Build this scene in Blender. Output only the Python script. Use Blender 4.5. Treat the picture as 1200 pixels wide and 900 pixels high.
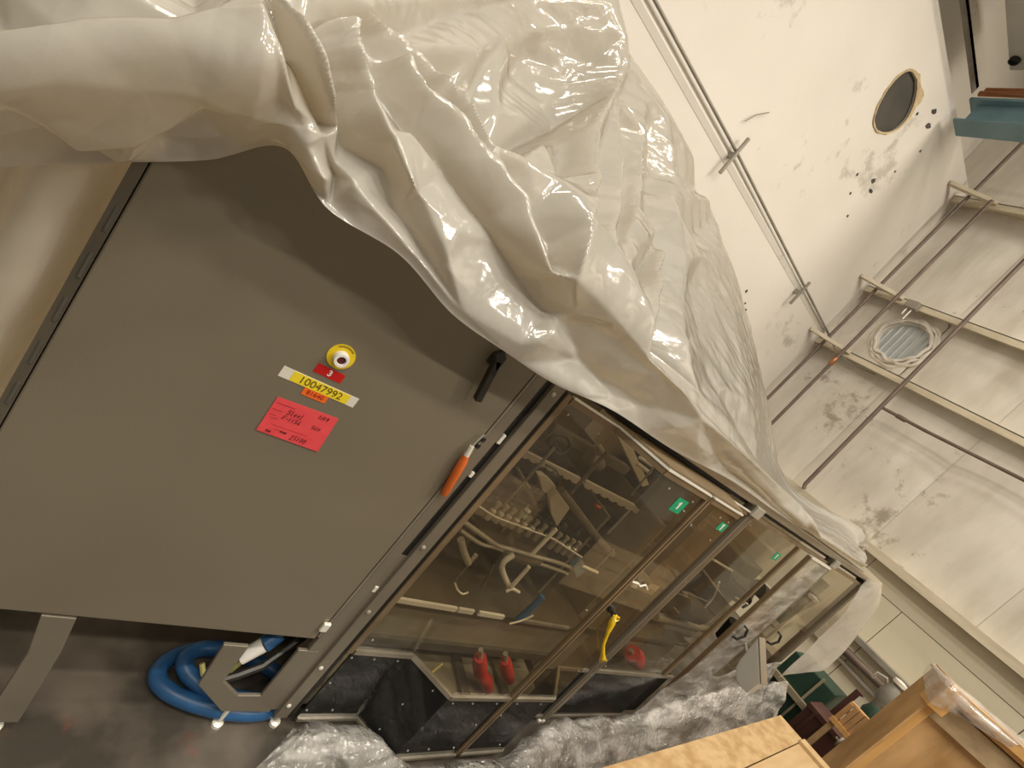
import bpy, math, random
import numpy as np
from mathutils import Vector, Matrix, noise

for _o in list(bpy.data.objects):
    bpy.data.objects.remove(_o)
SC = bpy.context.scene
COL = SC.collection
random.seed(7)
rng = np.random.default_rng(5)

# ------------------------------------------------------------------ camera
cam_d = bpy.data.cameras.new('camera')
cam_d.sensor_fit = 'HORIZONTAL'
cam_d.sensor_width = 36.0
cam_d.lens = 16.832
cam_d.clip_start = 0.02
cam = bpy.data.objects.new('camera', cam_d)
COL.objects.link(cam)
CR = Vector((0.68297095, -0.37987159, 0.62389764))      # right
CU = Vector((-0.409821, 0.50775508, 0.75778066))        # up
CF = Vector((0.60464654, 0.77322853, -0.19110261))      # forward
m3 = Matrix((CR, CU, -CF)).transposed()
cam.matrix_world = Matrix.Translation((0, 0, 1.74)) @ m3.to_4x4()
SC.camera = cam

# ------------------------------------------------------------------ light
SC.view_settings.view_transform = 'Standard'
SC.view_settings.look = 'None'
SC.view_settings.exposure = 0.0
SC.view_settings.gamma = 1.0
SC.view_settings.use_curve_mapping = False
world = bpy.data.worlds.new('hall_ambient')
SC.world = world
world.use_nodes = True
bg = world.node_tree.nodes['Background']
bg.inputs[0].default_value = (1.0, 0.90, 0.74, 1)
bg.inputs[1].default_value = 0.30

def lamp(name, loc, target, sx, sy, power, col=(1, 0.92, 0.79)):
    d = bpy.data.lights.new(name, 'AREA')
    d.shape = 'RECTANGLE'
    d.size = sx
    d.size_y = sy
    d.energy = power
    d.color = col
    o = bpy.data.objects.new(name, d)
    COL.objects.link(o)
    o.location = loc
    o.rotation_euler = (Vector(target) - Vector(loc)).to_track_quat('-Z', 'Y').to_euler()
    return o

for lx, pw in ((-2.4, 85), (0.6, 60), (3.2, 50), (5.5, 128)):
    for ly, k in ((-0.3, 0.8), (-2.0, 1.15), (-4.0, 1.6)):
        lamp('overhead_light', (lx, ly, 8.4), (lx, ly, 0), 1.2, 0.3, pw * k * 1.12)

lamp('overhead_light', (-2.6, 2.7, 8.4), (-2.6, 2.7, 0), 1.2, 0.3, 110)  # added light that brightens the side drape from behind

# ------------------------------------------------------------------ materials
def mat(name, col, rough=0.5, metal=0.0, col2=None, nscale=6.0, lo=0.35, hi=0.65, bump=0.0, bscale=40.0, spec=0.5, stretch=None, detail=4.0):
    m = bpy.data.materials.new(name)
    m.use_nodes = True
    nt = m.node_tree
    b = nt.nodes['Principled BSDF']
    b.inputs['Base Color'].default_value = (*col, 1)
    b.inputs['Roughness'].default_value = rough
    b.inputs['Metallic'].default_value = metal
    b.inputs['Specular IOR Level'].default_value = spec
    tc = nt.nodes.new('ShaderNodeTexCoord')
    src = tc.outputs['Object']
    if stretch:
        mp = nt.nodes.new('ShaderNodeMapping')
        mp.inputs['Scale'].default_value = stretch
        nt.links.new(src, mp.inputs[0])
        src = mp.outputs[0]
    if col2:
        n = nt.nodes.new('ShaderNodeTexNoise')
        n.inputs['Scale'].default_value = nscale
        n.inputs['Detail'].default_value = detail
        nt.links.new(src, n.inputs['Vector'])
        r = nt.nodes.new('ShaderNodeValToRGB')
        r.color_ramp.elements[0].position = lo
        r.color_ramp.elements[1].position = hi
        r.color_ramp.elements[0].color = (*col, 1)
        r.color_ramp.elements[1].color = (*col2, 1)
        nt.links.new(n.outputs['Fac'], r.inputs[0])
        nt.links.new(r.outputs[0], b.inputs['Base Color'])
    if bump:
        n2 = nt.nodes.new('ShaderNodeTexNoise')
        n2.inputs['Scale'].default_value = bscale
        n2.inputs['Detail'].default_value = 3
        nt.links.new(src, n2.inputs['Vector'])
        bp = nt.nodes.new('ShaderNodeBump')
        bp.inputs['Strength'].default_value = bump
        bp.inputs['Distance'].default_value = 0.02
        nt.links.new(n2.outputs['Fac'], bp.inputs['Height'])
        nt.links.new(bp.outputs[0], b.inputs['Normal'])
    return m

def add_specks(m, col, scale, thr, blotch=0.5):
    """dirt specks of their own shape over a painted surface"""
    nt = m.node_tree
    b = nt.nodes['Principled BSDF']
    old = b.inputs['Base Color'].links[0].from_socket
    tc = nt.nodes.new('ShaderNodeTexCoord')
    n = nt.nodes.new('ShaderNodeTexNoise'); n.inputs['Scale'].default_value = scale; n.inputs['Detail'].default_value = 6; n.inputs['Roughness'].default_value = 0.7
    nt.links.new(tc.outputs['Object'], n.inputs['Vector'])
    k = nt.nodes.new('ShaderNodeTexNoise'); k.inputs['Scale'].default_value = scale * 0.16; k.inputs['Detail'].default_value = 2
    nt.links.new(tc.outputs['Object'], k.inputs['Vector'])
    mu = nt.nodes.new('ShaderNodeMath'); mu.operation = 'MULTIPLY'
    nt.links.new(n.outputs['Fac'], mu.inputs[0]); nt.links.new(k.outputs['Fac'], mu.inputs[1])
    r = nt.nodes.new('ShaderNodeMapRange'); r.inputs['From Min'].default_value = thr; r.inputs['From Max'].default_value = thr + 0.07; r.inputs['To Max'].default_value = blotch
    nt.links.new(mu.outputs[0], r.inputs['Value'])
    mx = nt.nodes.new('ShaderNodeMix'); mx.data_type = 'RGBA'
    nt.links.new(r.outputs[0], mx.inputs[0]); nt.links.new(old, mx.inputs[6]); mx.inputs[7].default_value = (*col, 1)
    nt.links.new(mx.outputs[2], b.inputs['Base Color'])

M = {}
M['cabinet'] = mat('grey_cabinet_paint', (0.190, 0.163, 0.116), 0.42, 0.0, (0.208, 0.178, 0.128), 2.2, bump=0.02, bscale=180)
M['frame'] = mat('grey_frame_paint', (0.20, 0.173, 0.132), 0.38, 0.2, (0.225, 0.195, 0.15), 5, bump=0.02)
M['darkframe'] = mat('dark_hinge_paint', (0.12, 0.103, 0.075), 0.45, 0.1, (0.09, 0.077, 0.055), 6)
M['edge'] = mat('bronze_frame_edge', (0.27, 0.195, 0.115), 0.38, 0.3, (0.20, 0.145, 0.085), 7)
M['rail'] = mat('warm_steel_rail', (0.42, 0.37, 0.30), 0.3, 0.6, (0.34, 0.29, 0.22), 4)
M['black'] = mat('black_recess', (0.012, 0.011, 0.009), 0.6)
M['blackpl'] = mat('black_plastic', (0.02, 0.018, 0.015), 0.35)
M['skirt'] = mat('black_skirt_panel', (0.010, 0.010, 0.010), 0.07, 0, (0.014, 0.014, 0.013), 5, spec=0.3)
M['hem'] = mat('steel_hem', (0.55, 0.50, 0.42), 0.3, 0.8, (0.42, 0.38, 0.30), 9)
M['steel'] = mat('dull_steel', (0.52, 0.50, 0.44), 0.3, 0.4, (0.42, 0.39, 0.34), 12)
M['bright'] = mat('bright_steel', (0.92, 0.89, 0.80), 0.22, 0.15, (0.82, 0.78, 0.69), 12)
M['darksteel'] = mat('dark_steel', (0.23, 0.205, 0.16), 0.4, 0.2, (0.28, 0.25, 0.20), 9)
M['ivory'] = mat('ivory_plastic', (0.86, 0.82, 0.72), 0.4, 0, (0.76, 0.71, 0.6), 8)
M['white'] = mat('white_plastic', (0.90, 0.88, 0.83), 0.3, 0, (0.84, 0.82, 0.77), 9)
M['charcoal'] = mat('charcoal_plastic', (0.085, 0.078, 0.068), 0.45, 0, (0.12, 0.11, 0.092), 9)
M['grey'] = mat('grey_casting', (0.28, 0.26, 0.22), 0.5, 0, (0.2, 0.185, 0.155), 8)
M['bronze'] = mat('bronze_rod', (0.32, 0.24, 0.12), 0.35, 0.6, (0.25, 0.18, 0.09), 8)
M['blue'] = mat('blue_plastic', (0.04, 0.13, 0.30), 0.3, 0, (0.05, 0.16, 0.36), 8)
M['blueg'] = mat('blue_grey_block', (0.22, 0.30, 0.36), 0.4, 0, (0.18, 0.25, 0.30), 8)
M['orange'] = mat('orange_plastic', (0.75, 0.17, 0.03), 0.35, 0, (0.62, 0.13, 0.02), 9)
M['greeng'] = mat('pale_green_plastic', (0.42, 0.52, 0.35), 0.4, 0, (0.36, 0.46, 0.3), 9)
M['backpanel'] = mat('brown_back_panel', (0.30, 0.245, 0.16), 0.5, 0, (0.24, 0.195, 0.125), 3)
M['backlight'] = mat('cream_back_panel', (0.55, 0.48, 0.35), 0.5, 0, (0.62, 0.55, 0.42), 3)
M['deck'] = mat('machine_deck', (0.16, 0.135, 0.095), 0.35, 0.1, (0.12, 0.10, 0.07), 5)
M['underdeck'] = mat('grey_base_panel', (0.42, 0.385, 0.31), 0.4, 0.1, (0.35, 0.32, 0.25), 4)
M['red'] = mat('red_handle', (0.68, 0.06, 0.05), 0.45, 0, (0.55, 0.04, 0.035), 15)
M['hose'] = mat('blue_hose', (0.018, 0.085, 0.215), 0.4, 0, (0.024, 0.105, 0.26), 12)
M['yellowcable'] = mat('yellow_green_cable', (0.55, 0.52, 0.2), 0.5, 0, (0.45, 0.43, 0.15), 9)
M['yellow'] = mat('yellow_plate', (0.85, 0.62, 0.02), 0.35, 0, (0.78, 0.56, 0.02), 15)
M['yellowstrap'] = mat('yellow_strap', (0.90, 0.62, 0.02), 0.25, 0, (0.75, 0.5, 0.01), 15)
M['labelwhite'] = mat('label_white', (0.80, 0.77, 0.68), 0.4, 0, (0.76, 0.73, 0.64), 20)
M['labelyellow'] = mat('label_yellow', (0.93, 0.74, 0.03), 0.4, 0, (0.9, 0.7, 0.03), 20)
M['labelorange'] = mat('label_orange', (0.95, 0.17, 0.02), 0.4, 0, (0.9, 0.15, 0.02), 20)
M['labelred'] = mat('label_red', (0.62, 0.012, 0.012), 0.35, 0, (0.55, 0.01, 0.01), 20)
M['tagred'] = mat('red_paper', (0.86, 0.085, 0.10), 0.65, 0, (0.80, 0.07, 0.085), 25)
M['ink'] = mat('dark_ink', (0.10, 0.012, 0.014), 0.6)
M['inkfaint'] = mat('faint_print', (0.50, 0.035, 0.045), 0.6)
M['ink2'] = mat('brown_print', (0.13, 0.085, 0.01), 0.6)
M['ink3'] = mat('red_print', (0.30, 0.015, 0.005), 0.6)
M['green'] = mat('green_sticker', (0.0, 0.36, 0.17), 0.4, 0, (0.0, 0.32, 0.15), 20)
M['wall'] = mat('white_wall_paint', (0.80, 0.755, 0.69), 0.7, 0, (0.74, 0.695, 0.625), 1.1, 0.3, 0.75, bump=0.06, bscale=14)
add_specks(M['wall'], (0.30, 0.26, 0.21), 3.2, 0.355, 0.5)
M['wallseam'] = mat('wall_ledge', (0.62, 0.575, 0.49), 0.7, 0, (0.48, 0.44, 0.36), 2.5, stretch=(1, 1, 5))
M['insul'] = mat('white_faced_insulation', (0.79, 0.745, 0.67), 0.6, 0, (0.60, 0.55, 0.46), 1.8, 0.42, 0.8, bump=0.25, bscale=5, stretch=(1, 2.2, 0.7))
add_specks(M['insul'], (0.27, 0.22, 0.16), 3.2, 0.335, 0.7)
M['girt'] = mat('cream_girt_paint', (0.72, 0.64, 0.49), 0.5, 0, (0.55, 0.475, 0.34), 3.5, 0.35, 0.75, stretch=(1, 0.6, 3))
M['drywall'] = mat('cream_drywall', (0.78, 0.715, 0.55), 0.7, 0, (0.74, 0.67, 0.5), 1.2, bump=0.03)
M['conduit'] = mat('brown_conduit', (0.16, 0.12, 0.10), 0.5, 0.3, (0.22, 0.165, 0.13), 5)
M['conduitgrey'] = mat('grey_conduit', (0.36, 0.33, 0.285), 0.5, 0.3, (0.27, 0.245, 0.21), 5)
M['holepaint'] = mat('dark_hole_paint', (0.045, 0.038, 0.032), 0.8, 0, (0.09, 0.08, 0.07), 3)
M['cavity'] = mat('cavity_liner', (0.085, 0.075, 0.062), 0.8, 0, (0.05, 0.044, 0.036), 2)
M['gypsum'] = mat('torn_yellow_paper', (0.66, 0.52, 0.27), 0.8, 0, (0.48, 0.36, 0.24), 14, bump=0.2)
M['fluted'] = mat('galvanised_sheet', (0.50, 0.53, 0.54), 0.4, 0.3, (0.44, 0.47, 0.48), 3)
M['steelblue'] = mat('blue_beam_paint', (0.13, 0.23, 0.27), 0.5, 0, (0.17, 0.28, 0.32), 3)
M['unit'] = mat('grey_unit_paint', (0.44, 0.43, 0.39), 0.5, 0, (0.40, 0.39, 0.35), 3)
M['copper'] = mat('copper_pipe', (0.50, 0.22, 0.10), 0.35, 0.6, (0.42, 0.18, 0.08), 6)
M['floor'] = mat('dark_floor_paint', (0.055, 0.047, 0.038), 0.32, 0, (0.14, 0.118, 0.096), 4.5, 0.40, 0.64, bump=0.03, bscale=20)
add_specks(M['floor'], (0.24, 0.07, 0.048), 5.5, 0.30, 0.4)
M['ply'] = mat('plywood', (0.70, 0.44, 0.20), 0.6, 0, (0.42, 0.24, 0.09), 3.6, 0.36, 0.7, stretch=(2.2, 2.2, 0.7), bump=0.05)
M['osb'] = mat('pale_sheathing', (0.50, 0.345, 0.175), 0.65, 0, (0.37, 0.225, 0.095), 12, 0.38, 0.66, bump=0.1, bscale=40, stretch=(1.0, 2.2, 1))
M['lumber'] = mat('orange_lumber', (0.74, 0.44, 0.16), 0.55, 0, (0.62, 0.34, 0.11), 4, 0.35, 0.7, stretch=(4, 4, 0.4), bump=0.04)
M['paleboard'] = mat('pale_lumber', (0.52, 0.37, 0.20), 0.6, 0, (0.43, 0.28, 0.13), 5, 0.35, 0.7, stretch=(0.5, 4, 4))
M['greyboard'] = mat('weathered_board', (0.56, 0.42, 0.25), 0.65, 0, (0.38, 0.27, 0.155), 4, 0.35, 0.7, stretch=(4, 0.5, 4), bump=0.05)
M['maroon'] = mat('maroon_paint', (0.075, 0.03, 0.024), 0.5, 0, (0.10, 0.042, 0.033), 3)
M['darkgreen'] = mat('dark_green_paint', (0.014, 0.045, 0.03), 0.5, 0, (0.02, 0.055, 0.038), 3)
M['beigebar'] = mat('beige_bar', (0.36, 0.31, 0.21), 0.5, 0, (0.3, 0.255, 0.17), 4)
M['pallet'] = mat('pallet_wood', (0.52, 0.31, 0.14), 0.65, 0, (0.42, 0.235, 0.10), 5, stretch=(4, 4, 0.5))
M['ceiling'] = mat('ceiling_white', (0.7, 0.67, 0.6), 0.7, 0, (0.66, 0.63, 0.56), 2)

def node_mat(name):
    m = bpy.data.materials.new(name); m.use_nodes = True
    nt = m.node_tree; nt.nodes.clear()
    out = nt.nodes.new('ShaderNodeOutputMaterial')
    return m, nt, out

def crinkle(nt, scale, strength, dist=0.02):
    tc = nt.nodes.new('ShaderNodeTexCoord')
    wn = nt.nodes.new('ShaderNodeTexNoise'); wn.inputs['Scale'].default_value = scale * 0.7; wn.inputs['Detail'].default_value = 2
    nt.links.new(tc.outputs['Object'], wn.inputs['Vector'])
    ad = nt.nodes.new('ShaderNodeMixRGB'); ad.blend_type = 'ADD'; ad.inputs[0].default_value = 0.25
    nt.links.new(tc.outputs['Object'], ad.inputs[1]); nt.links.new(wn.outputs['Color'], ad.inputs[2])
    v = nt.nodes.new('ShaderNodeTexVoronoi'); v.feature = 'F1'; v.distance = 'EUCLIDEAN'; v.inputs['Scale'].default_value = scale
    nt.links.new(ad.outputs[0], v.inputs['Vector'])
    n = nt.nodes.new('ShaderNodeTexNoise'); n.inputs['Scale'].default_value = scale * 2.3; n.inputs['Detail'].default_value = 3
    nt.links.new(tc.outputs['Object'], n.inputs['Vector'])
    s = nt.nodes.new('ShaderNodeMath'); s.operation = 'MULTIPLY_ADD'
    nt.links.new(n.outputs['Fac'], s.inputs[0]); s.inputs[1].default_value = 0.5; nt.links.new(v.outputs['Distance'], s.inputs[2])
    b = nt.nodes.new('ShaderNodeBump'); b.inputs['Strength'].default_value = strength; b.inputs['Distance'].default_value = dist
    nt.links.new(s.outputs[0], b.inputs['Height'])
    return b.outputs[0]

def thin_fresnel(nt, nrm=None):
    lw = nt.nodes.new('ShaderNodeLayerWeight')
    if nrm: nt.links.new(nrm, lw.inputs['Normal'])
    pw = nt.nodes.new('ShaderNodeMath'); pw.operation = 'POWER'; pw.inputs[1].default_value = 5.0
    nt.links.new(lw.outputs['Facing'], pw.inputs[0])
    ma = nt.nodes.new('ShaderNodeMath'); ma.operation = 'MULTIPLY_ADD'; ma.inputs[1].default_value = 0.9; ma.inputs[2].default_value = 0.075; ma.use_clamp = True
    nt.links.new(pw.outputs[0], ma.inputs[0])
    return ma.outputs[0]

def sheet_mat(name, col, rough, transl, transp, scale, strength, coat=0.6):
    m, nt, out = node_mat(name)
    nrm = crinkle(nt, scale, strength)
    p = nt.nodes.new('ShaderNodeBsdfPrincipled')
    p.inputs['Base Color'].default_value = (*col, 1); p.inputs['Roughness'].default_value = rough
    p.inputs['Coat Weight'].default_value = coat; p.inputs['Coat Roughness'].default_value = 0.07
    nt.links.new(nrm, p.inputs['Normal']); nt.links.new(nrm, p.inputs['Coat Normal'])
    t = nt.nodes.new('ShaderNodeBsdfTranslucent'); t.inputs[0].default_value = (min(1, col[0] * 1.35), col[1] * 1.22, col[2] * 1.02, 1)
    nt.links.new(nrm, t.inputs['Normal'])
    mx = nt.nodes.new('ShaderNodeMixShader'); mx.inputs[0].default_value = transl
    nt.links.new(p.outputs[0], mx.inputs[1]); nt.links.new(t.outputs[0], mx.inputs[2])
    tr = nt.nodes.new('ShaderNodeBsdfTransparent'); tr.inputs[0].default_value = (0.95, 0.93, 0.9, 1)
    m2 = nt.nodes.new('ShaderNodeMixShader'); m2.inputs[0].default_value = transp
    nt.links.new(mx.outputs[0], m2.inputs[1]); nt.links.new(tr.outputs[0], m2.inputs[2])
    nt.links.new(m2.outputs[0], out.inputs[0])
    return m

def film_mat(name, tint, haze, scale, strength, rough=0.16):
    """thin clear film: see-through with hazy and glossy crinkles"""
    m, nt, out = node_mat(name)
    nrm = crinkle(nt, scale, strength)
    tr = nt.nodes.new('ShaderNodeBsdfTransparent'); tr.inputs[0].default_value = (*tint, 1)
    d = nt.nodes.new('ShaderNodeBsdfDiffuse'); d.inputs[0].default_value = (0.75, 0.73, 0.69, 1)
    m1 = nt.nodes.new('ShaderNodeMixShader'); m1.inputs[0].default_value = haze
    tc = nt.nodes.new('ShaderNodeTexCoord'); mp = nt.nodes.new('ShaderNodeMapping'); mp.inputs['Scale'].default_value = (.5, 1.6, 1.6); mp.inputs['Rotation'].default_value = (.4, .5, .3)
    hz = nt.nodes.new('ShaderNodeTexNoise'); hz.inputs['Scale'].default_value = 9; hz.inputs['Detail'].default_value = 5; hz.inputs['Distortion'].default_value = .6
    nt.links.new(tc.outputs['Object'], mp.inputs[0]); nt.links.new(mp.outputs[0], hz.inputs['Vector'])
    hr = nt.nodes.new('ShaderNodeMapRange'); hr.inputs['From Min'].default_value = .36; hr.inputs['From Max'].default_value = .64; hr.inputs['To Min'].default_value = haze * .35; hr.inputs['To Max'].default_value = haze * 1.75
    nt.links.new(hz.outputs['Fac'], hr.inputs['Value']); nt.links.new(hr.outputs[0], m1.inputs[0])
    nt.links.new(tr.outputs[0], m1.inputs[1]); nt.links.new(d.outputs[0], m1.inputs[2])
    g = nt.nodes.new('ShaderNodeBsdfGlossy'); g.inputs['Roughness'].default_value = rough; g.inputs[0].default_value = (1, 1, 1, 1)
    nt.links.new(nrm, g.inputs['Normal'])
    m2 = nt.nodes.new('ShaderNodeMixShader')
    nt.links.new(thin_fresnel(nt, nrm), m2.inputs[0]); nt.links.new(m1.outputs[0], m2.inputs[1]); nt.links.new(g.outputs[0], m2.inputs[2])
    nt.links.new(m2.outputs[0], out.inputs[0])
    return m

M['sheet'] = sheet_mat('milky_plastic_sheet', (0.60, 0.585, 0.54), 0.15, 0.36, 0.0, 8, 0.16, 1.0)
M['sheetbright'] = sheet_mat('milky_bright_sheet', (0.70, 0.68, 0.63), 0.2, 0.55, 0.0, 8, 0.12, 1.0)  # brighter copy of the sheet, lightens the shadowed side drape
M['sheetthin'] = sheet_mat('thin_milky_sheet', (0.72, 0.70, 0.65), 0.24, 0.4, 0.25, 9, 0.2)
M['film'] = film_mat('clear_stretch_film', (0.95, 0.94, 0.92), 0.32, 20, 0.8)
M['filmhaze'] = film_mat('hazy_stretch_film', (0.88, 0.86, 0.82), 0.30, 7, 0.25)

def window_mat():
    m, nt, out = node_mat('smoked_window')
    tr = nt.nodes.new('ShaderNodeBsdfTransparent'); tr.inputs[0].default_value = (0.80, 0.735, 0.60, 1)
    d = nt.nodes.new('ShaderNodeBsdfDiffuse'); d.inputs[0].default_value = (0.5, 0.44, 0.34, 1)
    m1 = nt.nodes.new('ShaderNodeMixShader'); m1.inputs[0].default_value = 0.055
    nt.links.new(tr.outputs[0], m1.inputs[1]); nt.links.new(d.outputs[0], m1.inputs[2])
    g = nt.nodes.new('ShaderNodeBsdfGlossy'); g.inputs['Roughness'].default_value = 0.04
    mx = nt.nodes.new('ShaderNodeMixShader')
    nt.links.new(thin_fresnel(nt), mx.inputs[0]); nt.links.new(m1.outputs[0], mx.inputs[1]); nt.links.new(g.outputs[0], mx.inputs[2])
    nt.links.new(mx.outputs[0], out.inputs[0])
    return m
M['window'] = window_mat()

# ------------------------------------------------------------------ mesh helpers
class B:
    def __init__(s):
        s.v = []; s.f = []
    def add(s, v, f):
        n = len(s.v)
        s.v += [tuple(map(float, p)) for p in v]
        s.f += [tuple(i + n for i in q) for q in f]
        return s
    def box(s, x0, x1, y0, y1, z0, z1):
        return s.add([(x0, y0, z0), (x1, y0, z0), (x1, y1, z0), (x0, y1, z0), (x0, y0, z1), (x1, y0, z1), (x1, y1, z1), (x0, y1, z1)],
                     [(0, 3, 2, 1), (4, 5, 6, 7), (0, 1, 5, 4), (1, 2, 6, 5), (2, 3, 7, 6), (3, 0, 4, 7)])
    def obox(s, c, ax, ay, az):
        c, ax, ay, az = map(Vector, (c, ax, ay, az))
        v = [c + i * ax + j * ay + k * az for k in (-1, 1) for (i, j) in ((-1, -1), (1, -1), (1, 1), (-1, 1))]
        return s.add(v, [(0, 3, 2, 1), (4, 5, 6, 7), (0, 1, 5, 4), (1, 2, 6, 5), (2, 3, 7, 6), (3, 0, 4, 7)])
    def bar(s, a, b, w, h, up=(0, 0, 1)):
        a, b = Vector(a), Vector(b); d = (b - a); L = d.length; d.normalize()
        u = Vector(up); sd = d.cross(u)
        if sd.length < 1e-4: sd = d.cross(Vector((0, 1, 0)))
        sd.normalize(); u = sd.cross(d)
        return s.obox((a + b) / 2, d * L / 2, sd * w / 2, u * h / 2)
    def prism(s, pts, ext):
        n = len(pts); e = Vector(ext); P = [Vector(p) for p in pts]
        return s.add(P + [p + e for p in P], [tuple(range(n)), tuple(range(2 * n - 1, n - 1, -1))] + [(i, (i + 1) % n, n + (i + 1) % n, n + i)[::-1] for i in range(n)])
    def tube(s, pts, r, n=10, cap=True, closed=False):
        P = [Vector(p) for p in pts]; m = len(P); R = r if hasattr(r, '__len__') else [r] * m
        rings = []; prev = None
        for i, p in enumerate(P):
            if closed: t = P[(i + 1) % m] - P[i - 1]
            else: t = P[min(i + 1, m - 1)] - P[max(i - 1, 0)]
            t.normalize()
            if prev is None:
                a = t.cross(Vector((0, 0, 1)))
                if a.length < 0.05: a = t.cross(Vector((0, 1, 0)))
            else:
                a = prev - t * prev.dot(t)
            a.normalize(); prev = a; b = t.cross(a)
            rings.append([p + (a * math.cos(2 * math.pi * k / n) + b * math.sin(2 * math.pi * k / n)) * R[i] for k in range(n)])
        v = [q for rg in rings for q in rg]; f = []
        for i in range(m if closed else m - 1):
            j = (i + 1) % m
            for k in range(n):
                f.append((i * n + k, i * n + (k + 1) % n, j * n + (k + 1) % n, j * n + k))
        if cap and not closed:
            f += [tuple(range(n))[::-1], tuple(range((m - 1) * n, m * n))]
        return s.add(v, f)
    def lathe(s, c, axis, prof, n=20):
        """prof: list of (radius, distance along axis)"""
        c = Vector(c); t = Vector(axis).normalized()
        a = t.cross(Vector((0, 0, 1)))
        if a.length < 0.05: a = t.cross(Vector((0, 1, 0)))
        a.normalize(); b = t.cross(a)
        v = [c + t * h + (a * math.cos(2 * math.pi * k / n) + b * math.sin(2 * math.pi * k / n)) * r for r, h in prof for k in range(n)]
        f = [(i * n + k, i * n + (k + 1) % n, (i + 1) * n + (k + 1) % n, (i + 1) * n + k) for i in range(len(prof) - 1) for k in range(n)]
        f += [tuple(range(n))[::-1], tuple(range((len(prof) - 1) * n, len(prof) * n))]
        return s.add(v, f)
    def grid(s, pts2d):
        R_, C_ = len(pts2d), len(pts2d[0])
        return s.add([p for r in pts2d for p in r], [(i * C_ + j, i * C_ + j + 1, (i + 1) * C_ + j + 1, (i + 1) * C_ + j) for i in range(R_ - 1) for j in range(C_ - 1)])

ORG = {}
def thing(name, label, cat, loc, group=None):
    o = bpy.data.objects.new(name, None)
    COL.objects.link(o); o.location = loc; o.empty_display_size = 0.1
    o['label'] = label; o['category'] = cat
    if group: o['group'] = group
    ORG[o.name] = Vector(loc)
    return o

def smooth_angle(me, ang=0.7):
    for pl in me.polygons: pl.use_smooth = True
    try: me.set_sharp_from_angle(angle=ang)
    except Exception: pass

def part(name, b, m, parent=None, smooth=False, label=None, bevel=0, solid=0):
    """one mesh object from world coordinates; its origin is that of its thing"""
    org = ORG[parent.name] if parent else Vector((0, 0, 0))
    if parent is None:
        xs = np.array(b.v); org = Vector(((xs[:, 0].min() + xs[:, 0].max()) / 2, (xs[:, 1].min() + xs[:, 1].max()) / 2, xs[:, 2].min()))
    me = bpy.data.meshes.new(name)
    me.from_pydata([tuple(Vector(p) - org) for p in b.v], [], b.f)
    me.materials.append(M[m]); me.validate(); me.update()
    o = bpy.data.objects.new(name, me); COL.objects.link(o)
    if parent: o.parent = parent
    else: o.location = org
    ORG[o.name] = org
    if smooth: smooth_angle(me)
    if bevel:
        md = o.modifiers.new('bevel', 'BEVEL'); md.width = bevel; md.segments = 2; md.limit_method = 'ANGLE'
    if solid:
        md = o.modifiers.new('thickness', 'SOLIDIFY'); md.thickness = solid; md.offset = 0
    if label: o['label'] = label
    return o

def tag(o, label, cat, group=None):
    o['label'] = label; o['category'] = cat
    if group: o['group'] = group
    return o
def struct(o):
    o['kind'] = 'structure'; return o

def text(name, s, size, loc, m, parent, sx=1.0, thick=0.0004, bold=0.0):
    """lettering standing in the X-Z plane, read from -Y"""
    cu = bpy.data.curves.new(name, 'FONT'); cu.body = s; cu.size = size; cu.align_x = 'CENTER'; cu.align_y = 'CENTER'
    cu.extrude = thick; cu.offset = bold
    t = bpy.data.objects.new(name, cu); COL.objects.link(t)
    bpy.context.view_layer.update()
    me = bpy.data.meshes.new_from_object(t.evaluated_get(bpy.context.evaluated_depsgraph_get()))
    bpy.data.objects.remove(t)
    for v in me.vertices:
        x, y, z = v.co
        v.co = Vector((x * sx, -z, y)) + Vector(loc) - ORG[parent.name]
    me.materials.clear(); me.materials.append(M[m]); me.name = name
    o = bpy.data.objects.new(name, me); COL.objects.link(o); o.parent = parent
    return o

def repeat(src, offs):
    for d in offs:
        c = src.copy(); COL.objects.link(c); c.parent = src.parent
        c.location = Vector(src.location) + Vector(d)

# ------------------------------------------------------------------ hall
YW, XW = 4.23, 7.5
fl = struct(part('floor', B().box(-7, XW + .3, -7, 4.9, -0.15, 0.0), 'floor'))
# back wall with the broken round hole
hc, hr = (5.05, 5.90), 0.315
NH = 40
def hole_r(k):
    return hr * (1 + 0.05 * math.sin(3 * k * 0.157 + 1) + 0.05 * noise.noise(Vector((k * 0.45, 3.1, 0))))
ring = [(hc[0] + hole_r(k) * math.cos(2 * math.pi * k / NH), hc[1] + hole_r(k) * math.sin(2 * math.pi * k / NH)) for k in range(NH)]
sq = []
for k in range(NH):
    a = 2 * math.pi * k / NH; cx, cz = math.cos(a), math.sin(a); s_ = 0.6 / max(abs(cx), abs(cz))
    sq.append((hc[0] + cx * s_, hc[1] + cz * s_))
wb = B()
v = [(x, YW, z) for x, z in ring] + [(x, YW, z) for x, z in sq] + [(x, YW + .05, z) for x, z in ring]
f = [(k, (k + 1) % NH, NH + (k + 1) % NH, NH + k) for k in range(NH)] + [((k + 1) % NH, k, 2 * NH + k, 2 * NH + (k + 1) % NH) for k in range(NH)]
wb.add(v, f)
def wrect(x0, x1, z0, z1): wb.add([(x0, YW, z0), (x1, YW, z0), (x1, YW, z1), (x0, YW, z1)], [(0, 1, 2, 3)])
WT = 6.62
for r_ in ((-7, XW, 0, 5.3), (-7, 4.45, 5.3, 6.5), (5.65, XW, 5.3, 6.5), (-7, XW, 6.5, WT)):
    wrect(*r_)
wb.add([(-7, YW, WT), (XW, YW, WT), (XW, 4.62, WT), (-7, 4.62, WT)], [(0, 1, 2, 3)])
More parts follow.
